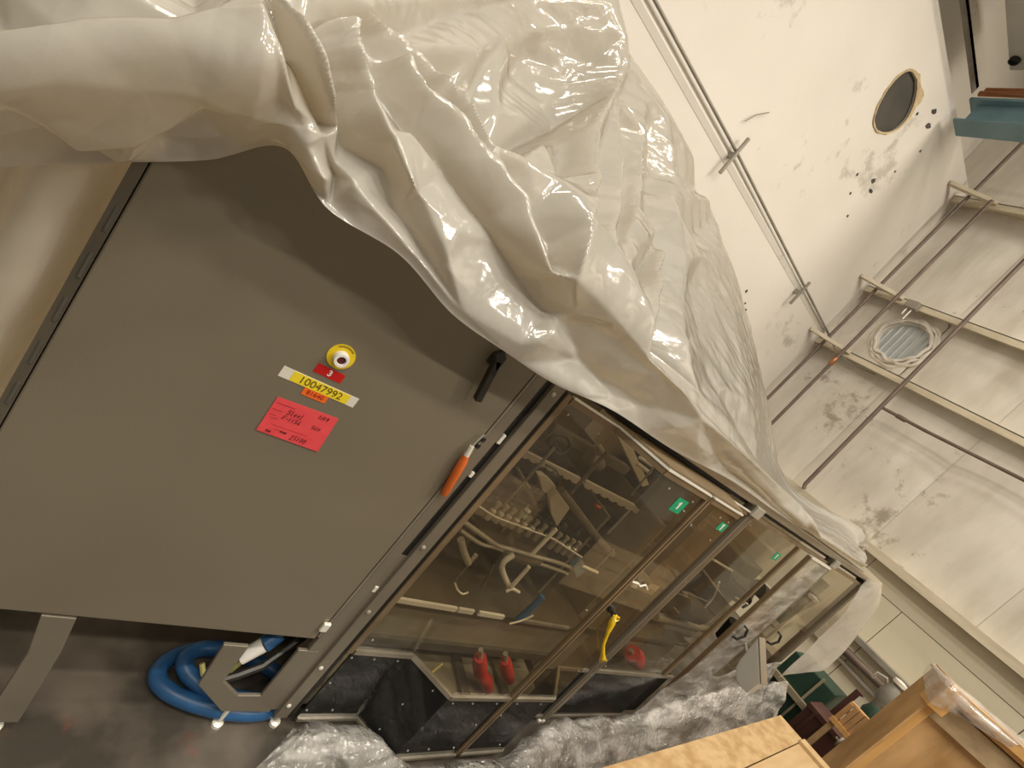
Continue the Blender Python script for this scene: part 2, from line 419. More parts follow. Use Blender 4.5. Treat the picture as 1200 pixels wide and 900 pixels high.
wb.add([(-7, 4.62, WT), (XW, 4.62, WT), (XW, 4.62, 9.2), (-7, 4.62, 9.2)], [(0, 1, 2, 3)])
wback = struct(part('wall_back', wb, 'wall'))
part('hole_cavity', B().lathe((hc[0], YW + .03, hc[1]), (0, 1, 0), [(.40, 0), (.40, .33), (.02, .34)], 28), 'cavity', wback, smooth=True)
# torn board edge round the hole, widest at its upper right
tb_ = B(); inn = []; outr = []
for k in range(NH):
    a = 2 * math.pi * k / NH
    wgt = max(0.0, math.cos(a - 1.15)) ** 3
    e = 0.004 + 0.10 * wgt * (0.25 + 1.6 * abs(noise.noise(Vector((k * 0.9, 0, 5))))) + 0.02 * abs(noise.noise(Vector((k * 1.3, 7, 5))))
    rr = hole_r(k)
    inn.append((hc[0] + (rr - .012) * math.cos(a), YW - .004, hc[1] + (rr - .012) * math.sin(a)))
    outr.append((hc[0] + (rr + e) * math.cos(a), YW - .010, hc[1] + (rr + e) * math.sin(a)))
tb_.add(inn + outr, [(k, (k + 1) % NH, NH + (k + 1) % NH, NH + k) for k in range(NH)])
part('torn_edge', tb_, 'gypsum', wback, solid=.012)
def gouge_decal(x, z, s_, asp, rot):
    n = 9; P = []
    for k in range(n):
        a = 2 * math.pi * k / n; r = s_ * (0.7 + 0.5 * random.random())
        px_, pz_ = r * math.cos(a), r * math.sin(a) * asp
        P.append((x + px_ * math.cos(rot) - pz_ * math.sin(rot), YW - .004, z + px_ * math.sin(rot) + pz_ * math.cos(rot)))
    part('gouge_decal', B().prism(P, (0, .012, 0)), 'holepaint', wback)  # flat dark plate, the darkness of the hole is in its colour
for g in ((5.70, 5.36, .05, .7, .4), (5.80, 5.29, .05, .5, .4), (5.66, 6.33, .055, .6, .5), (5.77, 6.22, .06, .6, .5), (5.45, 6.12, .02, 1, 0), (5.38, 5.2, .018, 1, 0),
          (5.53, 5.04, .018, 1, 0), (5.8, 4.9, .018, 1, 0), (5.9, 5.66, .016, 1, 0), (6.0, 6.05, .02, 1, 0), (5.3, 3.35, .02, 1, 0), (5.45, 3.25, .018, 1, 0), (5.55, 3.2, .02, 1, 0), (5.62, 3.12, .016, 1, 0), (5.9, 2.95, .018, 1, 0)):
    gouge_decal(*g)
# horizontal ledge seam below the wall conduit
struct(part('trim_1', B().prism([(-2, YW - .004, 4.115), (-2, YW - .022, 4.09), (-2, YW - .004, 4.03), (-2, YW + .01, 4.03), (-2, YW + .01, 4.115)], (9.3, 0, -.17)), 'wall'))

# end wall: insulation panels between girts
wr = struct(part('wall_right', B().box(XW + .06, XW + .2, -7, 4.9, 0, 9.2), 'insul'))
ysm = (4.62, 3.1, 1.95, 0.75, -0.5, -1.8, -3.2)
zsm = (1.86, 3.82, 4.80, 6.40, 8.0, 9.2)
dh = (3.38, 4.30, .30)
for zi in range(len(zsm) - 1):
    for yi in range(len(ysm) - 1):
        y1, y0, z0, z1 = ysm[yi] - .0015, ysm[yi + 1] + .0015, zsm[zi], zsm[zi + 1]
        if zi == 1 and yi == 0:
            # this panel has the round opening cut through it
            b_ = B(); n_ = 32
            iv = [(XW - .03, dh[0] + (dh[2] - .02) * math.cos(2 * math.pi * k / n_), dh[1] + (dh[2] - .02) * math.sin(2 * math.pi * k / n_)) for k in range(n_)]
            ov = []
            for k in range(n_):
                cy, cz = math.cos(2 * math.pi * k / n_), math.sin(2 * math.pi * k / n_)
                ty = ((y1 - dh[0]) if cy > 0 else (dh[0] - y0)) / max(abs(cy), 1e-6)
                tz = ((z1 - dh[1]) if cz > 0 else (dh[1] - z0)) / max(abs(cz), 1e-6)
                t_ = min(ty, tz); ov.append((XW, dh[0] + cy * t_, dh[1] + cz * t_))
            b_.add(iv + ov + [(XW + .05, p_[1], p_[2]) for p_ in iv], [(k, n_ + k, n_ + (k + 1) % n_, (k + 1) % n_) for k in range(n_)] + [(k, (k + 1) % n_, 2 * n_ + (k + 1) % n_, 2 * n_ + k) for k in range(n_)])
            part('insulation_panel', b_, 'insul', wr, smooth=True); continue
        N_ = 6; pts = []
        for i in range(N_ + 1):
            row = []
            for j in range(N_ + 1):
                u_, w_ = i / N_, j / N_
                bul = 0.055 * (max(0, math.sin(math.pi * u_)) ** 0.6) * (max(0, math.sin(math.pi * w_)) ** 0.5) * (1 + 0.5 * noise.noise(Vector((i * .6 + yi, j * .6, zi * 3))))
                row.append((XW - bul + 0.02, y0 + (y1 - y0) * w_, z0 + (z1 - z0) * u_))
            pts.append(row)
        part('insulation_panel', B().grid(pts), 'insul', wr, smooth=True)
# lower wall lining
lz = (0, 1.50, 1.86)
for zi, ys in ((0, (4.2, 2.45, 1.22, 0.0, -1.25, -2.5, -3.8)), (1, (4.2, 1.75, -0.7, -3.2))):
    for i in range(len(ys) - 1):
        part('wall_board', B().box(XW - .045, XW + .055, ys[i + 1] + .004, ys[i] - .004, lz[zi] + .004, lz[zi + 1] - .004), 'drywall', wr)
# girts (C sections with a lip) and the sill beam
def girt(n, z, y1, d=.2, h=.075):
    b_ = B()
    b_.box(XW - d, XW - d + .012, -5, y1, z - h, z + .012)
    b_.box(XW - d, XW + .02, -5, y1, z, z + .012)
    b_.box(XW - d + .002, XW - d + .03, -5, y1, z - h - .004, z - h + .008)
    return struct(part('trim_%d' % n, b_, 'girt'))
girt(3, 3.80, 4.22); girt(4, 4.78, 4.22); girt(5, 6.38, 4.22); girt(6, 8.0, 4.22)
struct(part('trim_7', B().box(XW - .22, XW, -5, 4.2, 1.80, 1.87).box(XW - .225, XW - .2, -5, 4.2, 1.785, 1.885), 'girt'))
for n_, zz in ((8, 3.80), (9, 4.78), (10, 6.38)):
    b_ = B().bar((XW - .52, 4.225, zz - .03), (XW - .205, 3.70, zz - .005), .06, .05)
    struct(part('trim_%d' % n_, b_, 'girt'))
struct(part('ceiling', B().box(-7, XW + .2, -7, 4.9, 9.2, 9.3), 'ceiling'))
# round opening with crumpled insulation rim and fluted metal behind
t = thing('duct_opening', 'round patched duct opening of grey fluted metal with a crumpled rim between two girts', 'opening', (XW, dh[0], dh[1] - .32))
b_ = B(); pts = []
for i in range(2):
    row = []
    for j in range(49):
        yy = dh[0] - .34 + .68 * j / 48
        row.append((XW + .045 - (.012 if (j % 6) in (0, 1) else 0), yy, dh[1] - .34 + .68 * i))
    pts.append(row)
part('fluted_sheet', b_.grid(pts), 'fluted', t)
for q in range(3):
    P = []; R_ = []
    for k in range(48):
        a = 2 * math.pi * k / 48
        rr = dh[2] + .012 + .035 * q + .05 * noise.noise(Vector((math.cos(a) * 2.2, math.sin(a) * 2.2, q * 4)))
        P.append((XW - .055 + .02 * q + .02 * noise.noise(Vector((math.cos(a) * 3, math.sin(a) * 3, q * 9))), dh[0] + rr * math.cos(a), dh[1] + rr * math.sin(a)))
        R_.append(.022 + .022 * noise.noise(Vector((k * .8, q, 2))))
    part('crumpled_rim', B().tube(P, R_, 8, closed=True), 'insul', t, smooth=True)
# conduits
def conduit(label, pts, r, m, cat='pipe'):
    return tag(part('conduit', B().tube(pts, r, 10), m, smooth=True), label, cat)
XC = 7.22
conduit('brown vertical conduit closest to the white back wall corner', [(XC, 4.07, 0.0), (XC, 4.09, 2.46), (XC, 4.0, 7.3), (XC, 3.98, 9.15)], .024, 'conduit')
c2 = conduit('middle brown vertical conduit on the end wall, second from the corner', [(XC, 3.78, 0.0), (XC, 3.76, 2.19), (XC, 3.74, 6.36)], .024, 'conduit')
c3 = conduit('long brown vertical conduit on the end wall crossing right of the round opening', [(XC, 2.80, 1.89), (XC, 2.83, 1.95), (XC, 2.92, 5.68), (XC, 2.95, 9.15)], .026, 'conduit')
conduit('thin conduit branching sideways off the long vertical conduit on the end wall', [(XC, 2.83, 3.33), (XC, 2.3, 3.34), (XC, 1.345, 3.39), (XC, -1.5, 3.5)], .020, 'conduit')
cw = conduit('thin grey conduit running along the white back wall above the ledge', [(-2.0, YW - .05, 4.12), (1.86, YW - .05, 4.10), (3.586, YW - .05, 4.07), (7.25, YW - .05, 3.93), (7.36, YW - .12, 3.88)], .016, 'conduitgrey')
for x0, za, zb, lb in ((3.59, 3.80, 4.22, 'short grey strut on the conduit, the one nearer the plastic sheet edge above'), (6.06, 3.68, 4.04, 'short grey strut on the conduit, the one nearer the wall corner')):
    tag(part('conduit_strut', B().bar((x0, YW - .085, za), (x0, YW - .085, zb), .03, .03, (0, 1, 0)).box(x0 - .02, x0 + .02, YW - .07, YW, (za + zb) / 2 - .03, (za + zb) / 2 + .03), 'conduitgrey'), lb, 'strut')
tag(part('loose_wire', B().tube([(3.45, YW - .03, 4.30), (3.5, YW - .04, 4.42), (3.62, YW - .03, 4.55)], .006, 6), 'conduitgrey', smooth=True), 'thin loose wire sticking out of the white back wall above the conduit', 'wire')
tag(part('loose_wire', B().tube([(XC, 4.02, 3.82), (XC + .03, 3.85, 3.72), (XC + .1, 3.6, 3.66), (XC + .2, 3.3, 3.72)], .008, 6), 'conduitgrey', smooth=True), 'thin loose wire hanging by the lower girt near the corner conduits', 'wire')
t = thing('junction_box', 'small grey junction box on the girt above the round opening', 'electrical box', (7.2, 3.50, 4.50))
part('box_body', B().box(7.2, 7.299, 3.44, 3.60, 4.66, 4.77), 'conduitgrey', t, bevel=.006)
part('conduit_stub', B().tube([(7.25, 3.55, 4.56), (7.25, 3.55, 4.67)], .012, 8), 'bright', t, smooth=True)
part('conduit_stub', B().tube([(7.25, 3.49, 4.50), (7.25, 3.49, 4.67)], .010, 8), 'bright', t, smooth=True)
tag(part('pipe_coupling', B().lathe((XC, 3.757, 3.50), (0, 0, 1), [(.028, 0), (.034, .01), (.034, .12), (.028, .13)], 12), 'copper', smooth=True), 'rusty coupling on the middle vertical conduit below the lower girt', 'coupling')
tag(part('pipe_coupling', B().lathe((XC, 2.66, 3.332), (0, -1, 0), [(.024, 0), (.03, .01), (.03, .11), (.024, .12)], 12), 'conduit', smooth=True), 'dark coupling on the sideways conduit branch', 'coupling')
# blue beam, pipes, unit under the roof
t = thing('blue_beam', 'blue grey steel beam end resting on the top of the white back wall', 'beam', (6.0, 2, 6.42))
part('web', B().box(5.98, 6.01, -6, 4.06, 6.42, 6.73), 'steelblue', t)
part('flange', B().box(5.86, 6.14, -6, 4.10, 6.41, 6.43), 'steelblue', t)
part('flange', B().box(5.90, 6.12, -6, 4.15, 6.72, 6.75), 'steelblue', t)
for k, (zz, yy) in enumerate(((6.93, 4.2), (7.02, 4.2))):
    tag(part('copper_pipe', B().tube([(6.05 + .05 * k, -6, zz), (6.05 + .05 * k, yy, zz)], .032, 10), 'copper', smooth=True), ('lower' if k == 0 else 'upper') + ' of two copper pipes running just above the blue beam', 'pipe')
t = thing('overhead_unit', 'grey metal box unit hanging above the copper pipes near the roof', 'unit', (4.2, 3.4, 7.0))
part('casing', B().box(3.2, 5.78, 3.1, 3.93, 7.0, 7.7), 'unit', t, bevel=.02)
part('port', B().lathe((5.62, 3.86, 7.0), (0, 0, -1), [(.055, 0), (.055, .03), (.042, .03), (.04, .004), (.01, .003)], 20), 'black', t, smooth=True)
tag(part('edge_angle', B().box(2.0, 5.9, 4.17, 4.225, 6.86, 6.90).box(2.0, 5.9, 4.17, 4.182, 6.80, 6.90), 'conduitgrey'), 'grey steel angle running above the top of the white back wall', 'rail')

# ------------------------------------------------------------------ grey electrical cabinet
cab = thing('electrical_cabinet', 'large grey metal electrical cabinet with a plain door, coloured labels and a yellow button plate', 'cabinet', (0.36, 1.3, 0.03))
part('body', B().box(-.095, .885, 1.022, 1.45, .45, 1.70), 'cabinet', cab)
part('door', B().box(-.078, .822, 1.0, 1.02, .447, 1.69), 'cabinet', cab, bevel=.004)
part('side_rail', B().box(.832, .872, 1.0, 1.022, .39, 1.59), 'frame', cab, bevel=.003)
part('slot_channel', B().box(.872, .902, 1.012, 1.02, .84, 1.59), 'black', cab)
part('slot_channel', B().box(.872, .902, 1.008, 1.02, .08, .84), 'frame', cab)
part('corner_post', B().box(.902, .948, .996, 1.06, .05, 1.60), 'frame', cab, bevel=.003, label='lighter grey post beside the dark slot')
hb = B().box(-.097, -.0795, .997, 1.022, .45, 1.59)
hb.box(-.097, -.083, .997, 1.022, 1.59, 1.69)
part('hinge_strip', hb, 'darkframe', cab)
kn = part('hinge_knuckle', B().box(-.0875, -.0825, .995, 1.0, 1.36, 1.41), 'charcoal', cab)
repeat(kn, [(0, 0, -.095 * k) for k in range(1, 10)])
for z0, z1, m_ in ((1.315, 1.35, 'bright'), (1.18, 1.20, 'bright'), (.675, .70, 'bright')):
    part('latch', B().box(.880, .893, 1.004, 1.014, z0, z1), m_, cab, bevel=.002)
for z0, z1 in ((1.44, 1.55), (1.37, 1.41), (1.22, 1.29), (1.04, 1.14), (.9, .99)):
    part('slot', B().box(.874, .884, 1.006, 1.013, z0, z1), 'black', cab)
part('hinge_bolt', B().box(.806, .83, .988, 1.0, .495, .53), 'bright', cab, bevel=.003)
part('hinge_gap', B().box(.8235, .8305, .9985, 1.012, .46, 1.685), 'darksteel', cab)
for z_ in (1.28, 1.305): part('hinge_slot', B().box(.823, .835, .996, 1.0, z_, z_ + .012), 'black', cab)
hd = B().bar((.705, .972, 1.415), (.676, .972, 1.535), .020, .022, (0, 1, 0))
hd.prism([(.690, .961, 1.50), (.655, .961, 1.545), (.672, .961, 1.565), (.69, .961, 1.55)], (0, .02, 0))
hd.box(.668, .688, .98, 1.0, 1.51, 1.54)
part('handle', hd, 'blackpl', cab, bevel=.003, label='black lever handle')
# legs under the cabinet
LEG = [(.575, .388), (.590, .208), (.716, .083), (.872, .079), (.872, .39), (.80, .39), (.80, .162), (.729, .16), (.652, .227), (.646, .388)]
b_ = B().prism([(x, 1.0, z) for x, z in LEG], (0, .012, 0))
part('base_bracket', b_, 'frame', cab, bevel=.002)
for (x_, h_) in ((.19, .40),):
    b_ = B().prism([(.145, 1.0, .44), (.165, 1.0, .31), (.168, 1.0, .04), (.235, 1.0, .04), (.226, 1.0, .31), (.212, 1.0, .44)], (0, .02, 0))
    part('leg', b_, 'frame', cab, bevel=.002)
for x_ in (.195, .74, .93):
    part('levelling_foot', B().lathe((x_, 1.01, .0), (0, 0, 1), [(.018, 0), (.018, .012), (.008, .018), (.008, .085)], 12), 'bright', cab, smooth=True)
part('rear_leg', B().box(.0, .07, 1.5, 1.56, 0, .45), 'frame', cab)
part('rear_leg', B().box(.74, .81, 1.5, 1.56, 0, .45), 'frame', cab)
for z_ in (.12, .32, .6, .9, 1.53):
    part('post_bolt', B().lathe((.918, .996, z_), (0, -1, 0), [(.008, 0), (.008, .003), (.004, .006)], 10), 'steel' if z_ > .5 else 'bright', cab, smooth=True)
# button plate
es = part('button_plate', B().lathe((.360, 1.0, 1.345), (0, -1, 0), [(.031, 0), (.031, .002)], 40), 'yellow', cab, smooth=True, label='round yellow button plate')
part('button_collar', B().lathe((.360, .998, 1.343), (0, -1, 0), [(.0175, 0), (.0175, .014), (.016, .017), (.0105, .017), (.0095, .013), (.009, .006)], 28), 'white', es, smooth=True, label='white push button collar')
part('button_core', B().lathe((.360, .998, 1.343), (0, -1, 0), [(.0096, 0), (.0096, .0125), (.008, .0135)], 20), 'ink', es, smooth=True, label='dark button core')
for k in range(9):
    a = math.radians(52 + 9.5 * k)
    part('print_mark', B().obox((.360 + .0265 * math.cos(a), .9975, 1.345 + .0265 * math.sin(a)), (.0012 * math.sin(a), 0, -.0012 * math.cos(a)), (0, .0004, 0), (.0018 * math.cos(a), 0, .0018 * math.sin(a))), 'ink2', es)
l3 = part('number_label', B().box(.3275, .394, .9990, 1.0, 1.285, 1.3085), 'labelred', cab, label='red label with the number 3')
text('number', '3', .021, (.3615, .9985, 1.2967), 'white', l3, bold=.0004)
ast = part('asset_strip', B().box(.2715, .4545, .9990, 1.0, 1.2415, 1.269), 'labelwhite', cab, label='white strip label')
asl = part('asset_label', B().box(.296, .434, .9984, .9990, 1.2425, 1.2678), 'labelyellow', cab, label='yellow label with a long number')
text('number', '10047992', .0262, (.365, .9982, 1.2548), 'ink2', asl, sx=1.0)
lol = part('lot_label', B().box(.334, .392, .9986, .9994, 1.2225, 1.2435), 'labelorange', cab, label='orange label with a short number', bevel=.0003)
text('number', '81640', .0165, (.363, .9984, 1.2330), 'ink3', lol)
tg = part('paper_tag', B().add([(.297, .9985, 1.1945), (.4425, .9985, 1.2005), (.4495, .9975, 1.0965), (.300, .9975, 1.098), (.297, .9995, 1.1945), (.4425, .9995, 1.2005), (.4495, .9990, 1.0965), (.300, .9990, 1.098)],
     [(3, 2, 1, 0), (4, 5, 6, 7), (0, 1, 5, 4), (1, 2, 6, 5), (2, 3, 7, 6), (3, 0, 4, 7)]), 'tagred', cab, label='red paper tag with handwriting')
# printed rules and handwriting on the tag
def stroke(pts, r, m_='ink'):
    part('handwriting' if m_ == 'ink' else 'printed_line', B().tube([(x, .9972, z) for x, z in pts], r, 5), m_, tg)
for (x0, x1, z) in ((.305, .345, 1.183), (.303, .325, 1.165), (.303, .318, 1.150), (.310, .325, 1.143), (.320, .405, 1.127), (.33, .36, 1.117)):
    stroke([(x0, z), (x1, z + .001)], .0007, 'inkfaint')
def scrawl(word, x, z, h, r=.0006, sp=.6):
    G = {'S': [(.9, .9), (.3, 1), (.1, .7), (.8, .4), (.6, 0), (0, .1)], 't': [(.4, 1), (.3, .1), (.7, 0)], 'e': [(.1, .35), (.7, .4), (.4, .7), (.1, .3), (.6, 0)], 'l': [(.3, 1), (.2, 0), (.5, 0)],
         'F': [(.9, 1), (.2, 1), (.1, 0), (.15, .5), (.7, .5)], '-': [(.1, .5), (.8, .5)], '1': [(.4, 1), (.3, 0)], '0': [(.4, 1), (.1, .5), (.4, 0), (.8, .5), (.4, 1)], '6': [(.7, 1), (.2, .4), (.5, 0), (.8, .3), (.2, .35)],
         '9': [(.8, .8), (.4, 1), (.2, .7), (.8, .75), (.6, 0)], '2': [(.1, .8), (.6, 1), (.7, .7), (.1, 0), (.9, 0)], '5': [(.8, 1), (.2, 1), (.2, .6), (.8, .4), (.2, 0)], '/': [(.8, 1), (.1, 0)], 'n': [(.1, .6), (.1, 0), (.3, .6), (.7, .5), (.7, 0)], 'o': [(.4, .6), (.1, .3), (.4, 0), (.7, .3), (.4, .6)]}
    for ch in word:
        if ch in G: stroke([(x + (px_ + .18 * pz_) * h * .62, z + pz_ * h) for px_, pz_ in G[ch]], r)
        x += h * sp
scrawl('Steel', .334, 1.163, .013)
scrawl('F-1156', .331, 1.146, .012)
scrawl('1/19', .400, 1.182, .010, .0008)
scrawl('no', .317, 1.103, .010, .0009)
scrawl('25100', .372, 1.104, .013, .0007)
scrawl('5610', .400, 1.150, .009, .0005)
scrawl('eno', .345, 1.112, .009, .0008)

# orange handled tool tucked in the door gap
t = thing('orange_tool', 'orange handled hand tool tucked into the gap at the cabinet door edge', 'hand tool', (.815, .985, 1.20))
a_, b2 = Vector((.834, .984, 1.108)), Vector((.806, .984, 1.252))
part('handle', B().tube([a_, a_.lerp(b2, .08), a_.lerp(b2, .5), a_.lerp(b2, .85), b2], [.008, .0125, .0135, .0135, .009], 12), 'orange', t, smooth=True)
part('ferrule', B().tube([b2, Vector((.801, .985, 1.285))], [.0085, .007], 10), 'bright', t, smooth=True)
part('blade', B().tube([Vector((.801, .986, 1.285)), Vector((.812, .990, 1.33))], .003, 8), 'steel', t, smooth=True)

# ------------------------------------------------------------------ packaging machine
mc = thing('packaging_machine', 'long packaging machine behind smoked windows with a grey frame and black base skirts', 'machine', (2.7, 1.4, 0.02))
ZT = 1.555
part('post', B().box(.952, .962, 1.0, 1.05, .05, 1.58), 'black', mc)  # black strip painted for the dark gap beside the window frame
part('post', B().box(.962, .986, .994, 1.04, .40, ZT), 'edge', mc, bevel=.002, label='bronze coloured window frame post')
part('post', B().box(.950, .995, 1.03, 1.08, .02, ZT), 'frame', mc)
part('post', B().box(2.335, 2.395, .985, 1.04, .03, 1.60), 'frame', mc, bevel=.003)
part('post_inlay', B().box(2.352, 2.358, .983, .986, .05, 1.55).box(2.372, 2.378, .983, .986, .45, 1.55), 'edge', mc)
part('post', B().box(3.665, 3.715, .985, 1.04, .03, 1.60), 'frame', mc, bevel=.003)
part('post', B().box(4.50, 4.56, .985, 1.04, .03, 1.60), 'frame', mc, bevel=.003)
part('post_cap', B().box(4.49, 4.58, .97, 1.05, 1.555, 1.60), 'black', mc)
for x_ in (2.37, 3.69):
    part('corner_bracket', B().box(x_ - .045, x_ + .045, .975, .99, 1.545, 1.60), 'steel', mc, bevel=.003)
for x_ in (.97, 2.36, 3.69, 4.53):
    part('post', B().box(x_ - .03, x_ + .03, 2.15, 2.2, .03, 1.6), 'frame', mc)
for x_ in (2.35, 2.38):
    part('levelling_foot', B().lathe((x_, 1.0, 0), (0, 0, 1), [(.014, 0), (.014, .012), (.007, .018), (.007, .06)], 10), 'bright', mc, smooth=True)
# plan lines of the bent front
PL1 = [(.988, 1.0), (1.23, 1.0), (1.36, .85), (1.672, .85)]
PL2 = [(1.698, .85), (1.95, .85), (2.09, 1.0), (2.335, 1.0)]
def wall_of(pl, z0, z1, th=.006):
    b_ = B()
    for (xa, ya), (xb, yb) in zip(pl[:-1], pl[1:]):
        d = Vector((xb - xa, yb - ya, 0)).normalized(); n_ = Vector((-d.y, d.x, 0)) * th
        P = [Vector((xa, ya, z0)), Vector((xb, yb, z0)), Vector((xb, yb, z1)), Vector((xa, ya, z1))]
        b_.prism(P, n_)
    return b_
def sheet_of(pl, z0, z1):
    b_ = B()
    n_ = len(pl)
    return b_.add([(x, y, z0) for x, y in pl] + [(x, y, z1) for x, y in pl], [(i, i + 1, n_ + i + 1, n_ + i) for i in range(n_ - 1)])
def hem_of(pl, z, h, dy):
    b_ = B()
    for (xa, ya), (xb, yb) in zip(pl[:-1], pl[1:]):
        b_.bar((xa, ya + dy, z), (xb, yb + dy, z), .012, h)
    return b_
for pl in (PL1, PL2):
    part('window', sheet_of(pl, .415, 1.535), 'window', mc, label='smoked window pane')
    part('skirt_panel', wall_of(pl, .05, .405), 'skirt', mc)
    part('skirt_hem', hem_of(pl, .412, .018, -.004), 'hem', mc)
    part('skirt_hem', hem_of(pl, .045, .013, -.004), 'hem', mc)
    part('window_rail', hem_of(pl, 1.542, .022, -.002), 'edge', mc)
    part('window_rail', hem_of(pl, 1.556, .007, -.006), 'bright', mc)
part('bump_cover', B().prism([(1.20, 1.06, 1.562), (1.23, 1.0, 1.562), (1.36, .85, 1.562), (1.95, .85, 1.562), (2.09, 1.0, 1.562), (2.2, 1.06, 1.562)], (0, 0, .006)), 'edge', mc)
part('door_edge', B().box(1.668, 1.680, .842, .862, .05, 1.55), 'edge', mc)
part('door_gap', B().box(1.680, 1.690, .850, .862, .05, 1.55), 'black', mc)
part('door_edge', B().box(1.690, 1.702, .842, .862, .05, 1.55), 'edge', mc)
# upper rails
part('top_rail', B().box(.95, 4.56, 1.0, 1.03, 1.590, 1.625), 'rail', mc, bevel=.002)
part('top_rail', B().box(.95, 4.56, 1.06, 1.10, 1.575, 1.635), 'rail', mc, bevel=.002)
part('rail_gap', B().box(.95, 4.56, 1.03, 1.06, 1.57, 1.60), 'black', mc)
part('header', B().box(2.40, 3.66, 1.005, 1.03, 1.535, 1.555), 'edge', mc)
part('header', B().box(3.72, 4.50, 1.005, 1.03, 1.535, 1.555), 'edge', mc)
part('roof_plate', B().box(.95, 4.56, 1.75, 2.2, 1.60, 1.612), 'deck', mc)
for x_ in (1.02, 1.18): part('rail_clip', B().box(x_, x_ + .06, .985, 1.0, 1.600, 1.612), 'bright', mc)
# third bay: fixed pane, open gap, sliding leaf, end bay
part('window', B().add([(2.40, 1.0, .43), (3.11, 1.0, .43), (3.11, 1.0, 1.535), (2.40, 1.0, 1.535)], [(0, 1, 2, 3)]), 'window', mc, label='smoked window pane')
part('door_edge', B().box(3.085, 3.115, .990, 1.01, .43, 1.535), 'edge', mc)
part('skirt_panel', B().box(2.40, 3.08, .998, 1.004, .05, .405), 'skirt', mc)
part('skirt_hem', B().box(2.40, 3.22, .990, 1.002, .405, .425), 'hem', mc)
part('skirt_hem', B().box(2.40, 3.09, .990, 1.002, .038, .052), 'hem', mc)
part('base_opening', B().box(3.09, 3.27, 1.02, 1.03, .05, .40), 'black', mc)
part('door_edge', B().box(3.275, 3.30, .975, 1.0, .05, 1.53), 'edge', mc)
part('window', B().add([(3.30, .985, .06), (3.655, .985, .06), (3.655, .985, 1.53), (3.30, .985, 1.53)], [(0, 1, 2, 3)]), 'window', mc, label='sliding window leaf left ajar')
part('leaf_film', B().add([(3.30, .978, .55), (3.655, .978, .50), (3.655, .978, 1.52), (3.30, .978, 1.52)], [(0, 1, 2, 3)]), 'filmhaze', mc, label='hazy film over the sliding leaf')
part('window_rail', B().box(3.28, 3.66, .972, .992, 1.525, 1.54), 'bright', mc)
part('window', B().add([(3.72, 1.0, .10), (4.50, 1.0, .10), (4.50, 1.0, 1.535), (3.72, 1.0, 1.535)], [(0, 1, 2, 3)]), 'window', mc, label='smoked window pane')
for x_, z_ in ((3.365, .885), (3.92, .905)):
    part('pull_handle', B().tube([(x_, .985, z_ - .045), (x_, .955, z_ - .035), (x_ + .03, .945, z_ + .01), (x_ + .01, .955, z_ + .055), (x_, .985, z_ + .06)], .008, 8), 'blackpl', mc, smooth=True, label='black pull handle')
# bolts along the window and skirt edges
bl = part('bolt', B().lathe((1.02, 1.0, 1.50), (0, -1, 0), [(.0042, 0), (.0042, .002), (.002, .0035)], 8), 'steel', mc, smooth=True)
offs = []
for pl, y_ in ((PL1, 0), (PL2, 0)):
    pass
for x_, y_, z_ in ((1.18, 1, 1.50), (1.45, .85, 1.50), (1.62, .85, 1.50), (1.62, .85, 1.455), (1.02, 1, .47), (1.62, .85, .93), (1.73, .85, 1.42), (1.85, .85, 1.5), (1.925, .85, 1.5), (1.925, .85, 1.40), (1.93, .85, .60),
                   (1.0, 1, .375), (1.09, 1, .375), (1.19, 1, .375), (1.0, 1, .24), (1.0, 1, .09), (1.1, 1, .09), (1.4, .85, .375), (1.5, .85, .375), (1.63, .85, .375), (1.63, .85, .24), (1.63, .85, .09), (1.4, .85, .09), (1.5, .85, .09),
                   (1.75, .85, .375), (1.9, .85, .375), (1.9, .85, .09), (1.32, .895, .375), (1.29, .93, .24), (1.29, .93, .09), (1.72, .85, .30), (2.36, .985, .40), (2.36, .985, .10), (2.45, 1, .45), (2.45, 1, 1.5), (3.02, 1, 1.5), (2.36, .985, 1.1), (2.36, .985, .7)):
    offs.append((x_ - 1.02, y_ - 1.0, z_ - 1.50))
repeat(bl, offs)
# green stickers
for (x0, x1, z0, z1, y_) in ((1.535, 1.605, 1.435, 1.492, .85), (1.885, 1.945, 1.452, 1.49, .85), (2.93, 3.0, 1.40, 1.45, 1.0)):
    gs = part('green_sticker', B().box(x0, x1, y_ - .002, y_ - .0005, z0, z1), 'green', mc, label='green sticker with a white mark')
    xm, zm = (x0 + x1) / 2, (z0 + z1) / 2
    part('sticker_mark', B().box(xm - .005, xm + .004, y_ - .003, y_ - .002, zm - .014, zm + .016).box(xm - .010, xm - .004, y_ - .003, y_ - .002, zm + .004, zm + .013), 'white', gs)
# latch knob on the second window
lk = part('latch_knob', B().lathe((1.738, .85, .965), (0, -1, 0), [(.016, 0), (.016, .01), (.011, .014), (.011, .03), (.004, .033)], 16), 'blackpl', mc, smooth=True)
part('latch_lever', B().bar((1.75, .825, .955), (1.83, .83, .925), .012, .022), 'blackpl', lk, bevel=.003)
part('wire_clip', B().tube([(1.70, .842, 1.115), (1.73, .835, 1.12), (1.765, .842, 1.105), (1.79, .84, 1.12), (1.83, .842, 1.10)], .004, 6), 'bright', mc, smooth=True)
